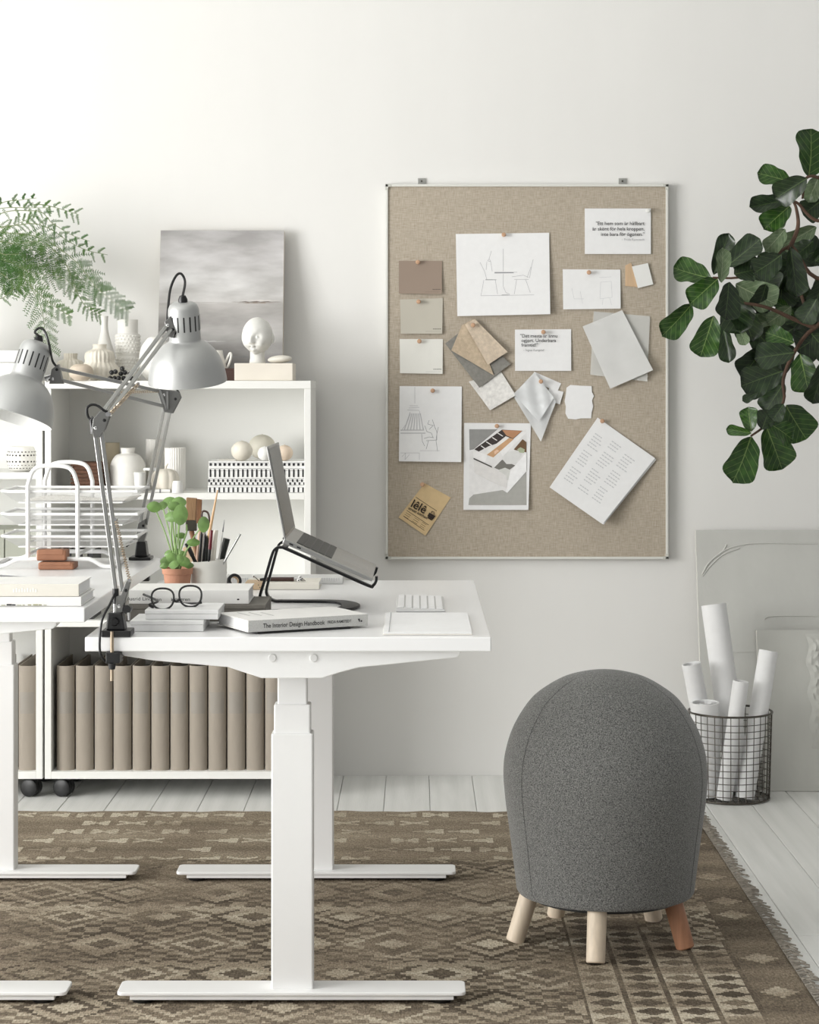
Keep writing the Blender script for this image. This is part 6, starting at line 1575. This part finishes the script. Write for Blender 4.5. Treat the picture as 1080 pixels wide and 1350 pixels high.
    LV = [(1066, 234, 1076, 172, 50, 'm'), (1043, 240, 1000, 227, 27, 'm'), (1039, 263, 988, 275, 23, 'd'), (1064, 235, 1024, 261, 32, 'd'), (1041, 272, 1006, 301, 30, 'm'), (1043, 274, 1017, 308, 20, 'p'),
          (1035, 302, 1012, 331, 24, 'p'), (1076, 299, 1031, 326, 26, 'p'), (1084, 264, 1059, 282, 32, 'd'), (1081, 232, 1064, 264, 22, 'p'), (941, 362, 960, 309, 22, 'd'), (957, 352, 1002, 318, 30, 'd'), (950, 372, 955, 331, 20, 'p'),
          (968, 362, 993, 355, 32, 'd'), (937, 367, 890, 355, 36, 'm'), (946, 368, 911, 399, 32, 'm'), (961, 372, 957, 421, 36, 'd'), (970, 375, 1020, 403, 38, 'p'), (1030, 336, 997, 362, 34, 'd'), (1042, 326, 1051, 390, 28, 'd'),
          (1072, 318, 1050, 338, 28, 'd'), (1086, 318, 1078, 351, 20, 'd'), (1053, 360, 1062, 397, 22, 'd'), (1086, 368, 1073, 406, 26, 'd'), (912, 401, 877, 443, 30, 'm'), (941, 416, 926, 470, 34, 'm'), (952, 424, 964, 476, 22, 'd'),
          (962, 382, 974, 440, 38, 'd'), (972, 386, 992, 450, 34, 'd'), (972, 425, 985, 453, 15, 'p'), (1043, 421, 985, 423, 22, 'p'), (1043, 404, 1014, 427, 24, 'p'), (1047, 416, 1022, 396, 13, 'm'), (1047, 452, 1012, 437, 24, 'm'),
          (1047, 465, 996, 471, 34, 'd'), (1032, 489, 979, 508, 40, 'd'), (999, 517, 980, 528, 11, 'd'), (1034, 505, 1007, 541, 30, 'd'), (1055, 467, 1064, 518, 36, 'm'), (1086, 476, 1078, 532, 36, 'd'), (1087, 438, 1050, 462, 42, 'd'),
          (1077, 394, 1060, 426, 28, 'd'), (991, 569, 986, 537, 22, 'm'), (991, 571, 959, 566, 13, 'm'), (1005, 566, 1013, 540, 26, 'd'), (990, 576, 970, 633, 42, 'm'), (1010, 561, 1034, 618, 42, 'm'), (1036, 534, 1062, 578, 44, 'm'), (1012, 557, 1050, 577, 30, 'm'), (1033, 533, 1017, 554, 20, 'd'),
          (962, 405, 985, 432, 34, 'd'), (1000, 408, 1016, 440, 30, 'd'), (1075, 345, 1090, 330, 26, 'd'), (1070, 440, 1096, 470, 30, 'd'), (1010, 375, 1000, 410, 30, 'd')]
    rs = random.Random(5)
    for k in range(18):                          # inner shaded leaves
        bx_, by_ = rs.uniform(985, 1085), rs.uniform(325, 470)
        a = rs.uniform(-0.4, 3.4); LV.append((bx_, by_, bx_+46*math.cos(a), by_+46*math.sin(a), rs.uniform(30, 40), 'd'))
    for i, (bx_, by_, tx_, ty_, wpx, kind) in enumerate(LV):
        s = s0+random.uniform(-9, 9) if i < len(LV)-18 else s0-random.uniform(8, 16)
        a, b = Q(bx_, by_, s), Q(tx_, ty_, s)
        yv = b-a; Lp = yv.length
        fore = random.uniform(-0.25, 0.35)
        yv = (yv.normalized()+Vector((0, -fore, 0))); yv.normalize()
        Lr = Lp*1.02/math.sqrt(1-(yv.y)**2)
        vw = Vector((0, -1, 0)); nz = (vw-yv*vw.dot(yv)).normalized()
        nz = Matrix.Rotation(R(random.uniform(-32, 32)), 4, yv) @ nz
        nz = (nz+Vector((0, 0, 0.25))); nz = (nz-yv*nz.dot(yv)).normalized()
        xv = yv.cross(nz).normalized()
        wd = (wpx/s)*1.18
        M = Matrix(((xv.x*wd, yv.x*Lr, nz.x*Lr*0.8, a.x), (xv.y*wd, yv.y*Lr, nz.y*Lr*0.8, a.y), (xv.z*wd, yv.z*Lr, nz.z*Lr*0.8, a.z), (0, 0, 0, 1)))
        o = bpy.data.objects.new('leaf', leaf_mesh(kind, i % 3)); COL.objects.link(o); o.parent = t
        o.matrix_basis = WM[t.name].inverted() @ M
    # foliage of the crown around the trunk, just beyond the picture edge
    for i in range(26):
        z = random.uniform(0.95, 2.0); an = random.uniform(0, 6.28); base = Vector((1.54+0.05*math.cos(an), 6.09+0.05*math.sin(an), z))
        yv = Vector((math.cos(an)*0.7+0.25, math.sin(an)*0.6-0.15, random.uniform(-0.3, 0.5))).normalized()
        nz = Vector((0, 0, 1)); nz = (nz-yv*nz.dot(yv)).normalized(); xv = yv.cross(nz)
        Lr = random.uniform(0.14, 0.2); wd = Lr*0.75
        M = Matrix(((xv.x*wd, yv.x*Lr, nz.x*Lr, base.x), (xv.y*wd, yv.y*Lr, nz.y*Lr, base.y), (xv.z*wd, yv.z*Lr, nz.z*Lr, base.z), (0, 0, 0, 1)))
        o = bpy.data.objects.new('leaf', leaf_mesh('dm'[i % 2], i % 3)); COL.objects.link(o); o.parent = t
        o.matrix_basis = WM[t.name].inverted() @ M
fig()

# ================================================================ asparagus fern on the second bookcase
def fern():
    s = 428.0; c = P(-78, 502, s)
    x, y = c.x, c.y
    t = thing('asparagus_fern', (x, y, ZT), 'feathery green asparagus fern arching over the bookcases', 'plant')
    T = Matrix.Translation((x, y, ZT+0.0005))
    MB().lathe([(0.05, 0), (0.058, 0.01), (0.07, 0.11), (0.073, 0.125), (0.066, 0.125), (0.063, 0.11), (0.001, 0.108)], 32, T).build('pot', CERAM, t, smooth=True)
    MB().lathe([(0.062, 0.109), (0.001, 0.116)], 24, T, cap=False).build('soil', SOIL, t, smooth=True)
    g1 = mat('fern_green', rgb(74, 108, 42), 0.6, var=0.2, scale=30); g2 = mat('fern_green_deep', rgb(50, 90, 26), 0.6, var=0.2, scale=30); g3 = mat('fern_stem', rgb(122, 136, 92), 0.7)
    root = Vector((x, y, ZT+0.115))
    def Q(px, py, ds=0): return P(px, py, s+ds)
    F_ = [([(-40, 300), (0, 269), (25, 264), (48, 261)], 0.15, 9, 0), ([(-45, 290), (0, 275), (40, 274), (66, 274)], 0.45, 12, 4), ([(-40, 310), (10, 300), (30, 292), (52, 284)], 0.5, 16, -6),
          ([(-40, 320), (20, 308), (62, 318), (100, 345), (125, 376), (150, 398), (172, 412)], 1.0, 40, 6), ([(-40, 330), (20, 322), (55, 335), (88, 350), (115, 372), (138, 388)], 1.15, 36, -4),
          ([(-30, 320), (30, 296), (62, 300), (90, 318), (115, 330), (142, 336)], 0.4, 16, 2), ([(-20, 300), (45, 278), (70, 295), (95, 310), (118, 318)], 0.35, 12, 8), ([(40, 270), (58, 270), (85, 277), (104, 283)], 0.3, 10, 0), ([(-30, 340), (10, 345), (45, 360), (80, 365), (105, 384)], 0.9, 30, 3),
          ([(-30, 345), (5, 338), (35, 350), (60, 345), (82, 352)], 1.0, 28, -5), ([(-20, 340), (30, 352), (42, 380), (54, 405), (60, 440), (62, 462)], 1.1, 30, 8), ([(-20, 345), (25, 352), (36, 372), (60, 395), (78, 408), (96, 418)], 0.6, 18, 10),
          ([(-30, 350), (0, 360), (15, 372), (18, 384)], 0.9, 20, 5), ([(-30, 330), (0, 318), (22, 322), (48, 318), (60, 324)], 0.9, 22, 9), ([(-30, 360), (0, 352), (12, 360), (30, 366)], 1.0, 22, -9), ([(-30, 350), (-10, 330), (5, 335), (25, 335)], 1.2, 24, 12),
          ([(60, 320), (85, 345), (105, 392), (118, 408), (134, 415)], 0.5, 16, 4), ([(-10, 400), (5, 392), (20, 380), (34, 376)], 0.35, 8, 7), ([(-40, 340), (0, 342), (20, 346), (44, 342)], 1.2, 26, 0), ([(-40, 325), (-5, 312), (15, 318), (35, 330)], 1.1, 24, -3)]
    for fi, (pts, dens, nb, ds) in enumerate(F_):
        w = [Q(px, py, ds) for px, py in pts]
        path = bez(([root+Vector((random.uniform(-.03, .03), random.uniform(-.03, .03), 0))] if pts[0][0] < 0 else [])+w, 60)
        n = len(path)
        fr_ = MB().tube(path, [0.0017-0.0010*i/n for i in range(n)], 5).build('frond', g3, t, smooth=True)
        mb = MB()
        i0 = n//3
        for b in range(nb):
            f = (b+0.5)/nb; i = int(i0+(n-2-i0)*f); p0 = path[i]; tg = (path[min(i+2, n-1)]-path[i-1]).normalized()
            sgn = 1 if b % 2 else -1
            L = (0.048*dens*(1-0.6*f)+0.020)*random.uniform(0.7, 1.15)
            side = Vector((tg.z, random.uniform(-0.5, 0.5), -tg.x)).normalized()*sgn
            d = (tg*0.55+side*0.85+Vector((0, random.uniform(-.4, .4), -0.06))).normalized()
            m_ = 9; prev = p0
            for j in range(m_):
                q = p0+d*L*(j+1)/m_+Vector((0, 0, -0.12*L*((j+1)/m_)**2))
                mb.tube([prev, q], 0.0005, 3, mi=0)
                for sg in (-1, 1):
                    nd = (d*0.55+Vector((d.z, random.uniform(-.7, .7), -d.x)).normalized()*sg).normalized()
                    nl = (0.0125 if dens > 0.55 else 0.0075)*(1-0.55*(j/m_))*random.uniform(0.7, 1.2)
                    wv = nd.cross(Vector((0, 1, 0)));  wv = wv.normalized()*0.00105 if wv.length > 1e-4 else Vector((0.001, 0, 0))
                    mb.add([q-wv, q+nd*nl*0.6-wv*0.9, q+nd*nl, q+nd*nl*0.6+wv*0.9, q+wv], [(0, 1, 2, 3, 4)])
                prev = q
        o = mb.build('needles', g1 if fi % 3 else g2, fr_); o['kind'] = 'stuff'
fern()
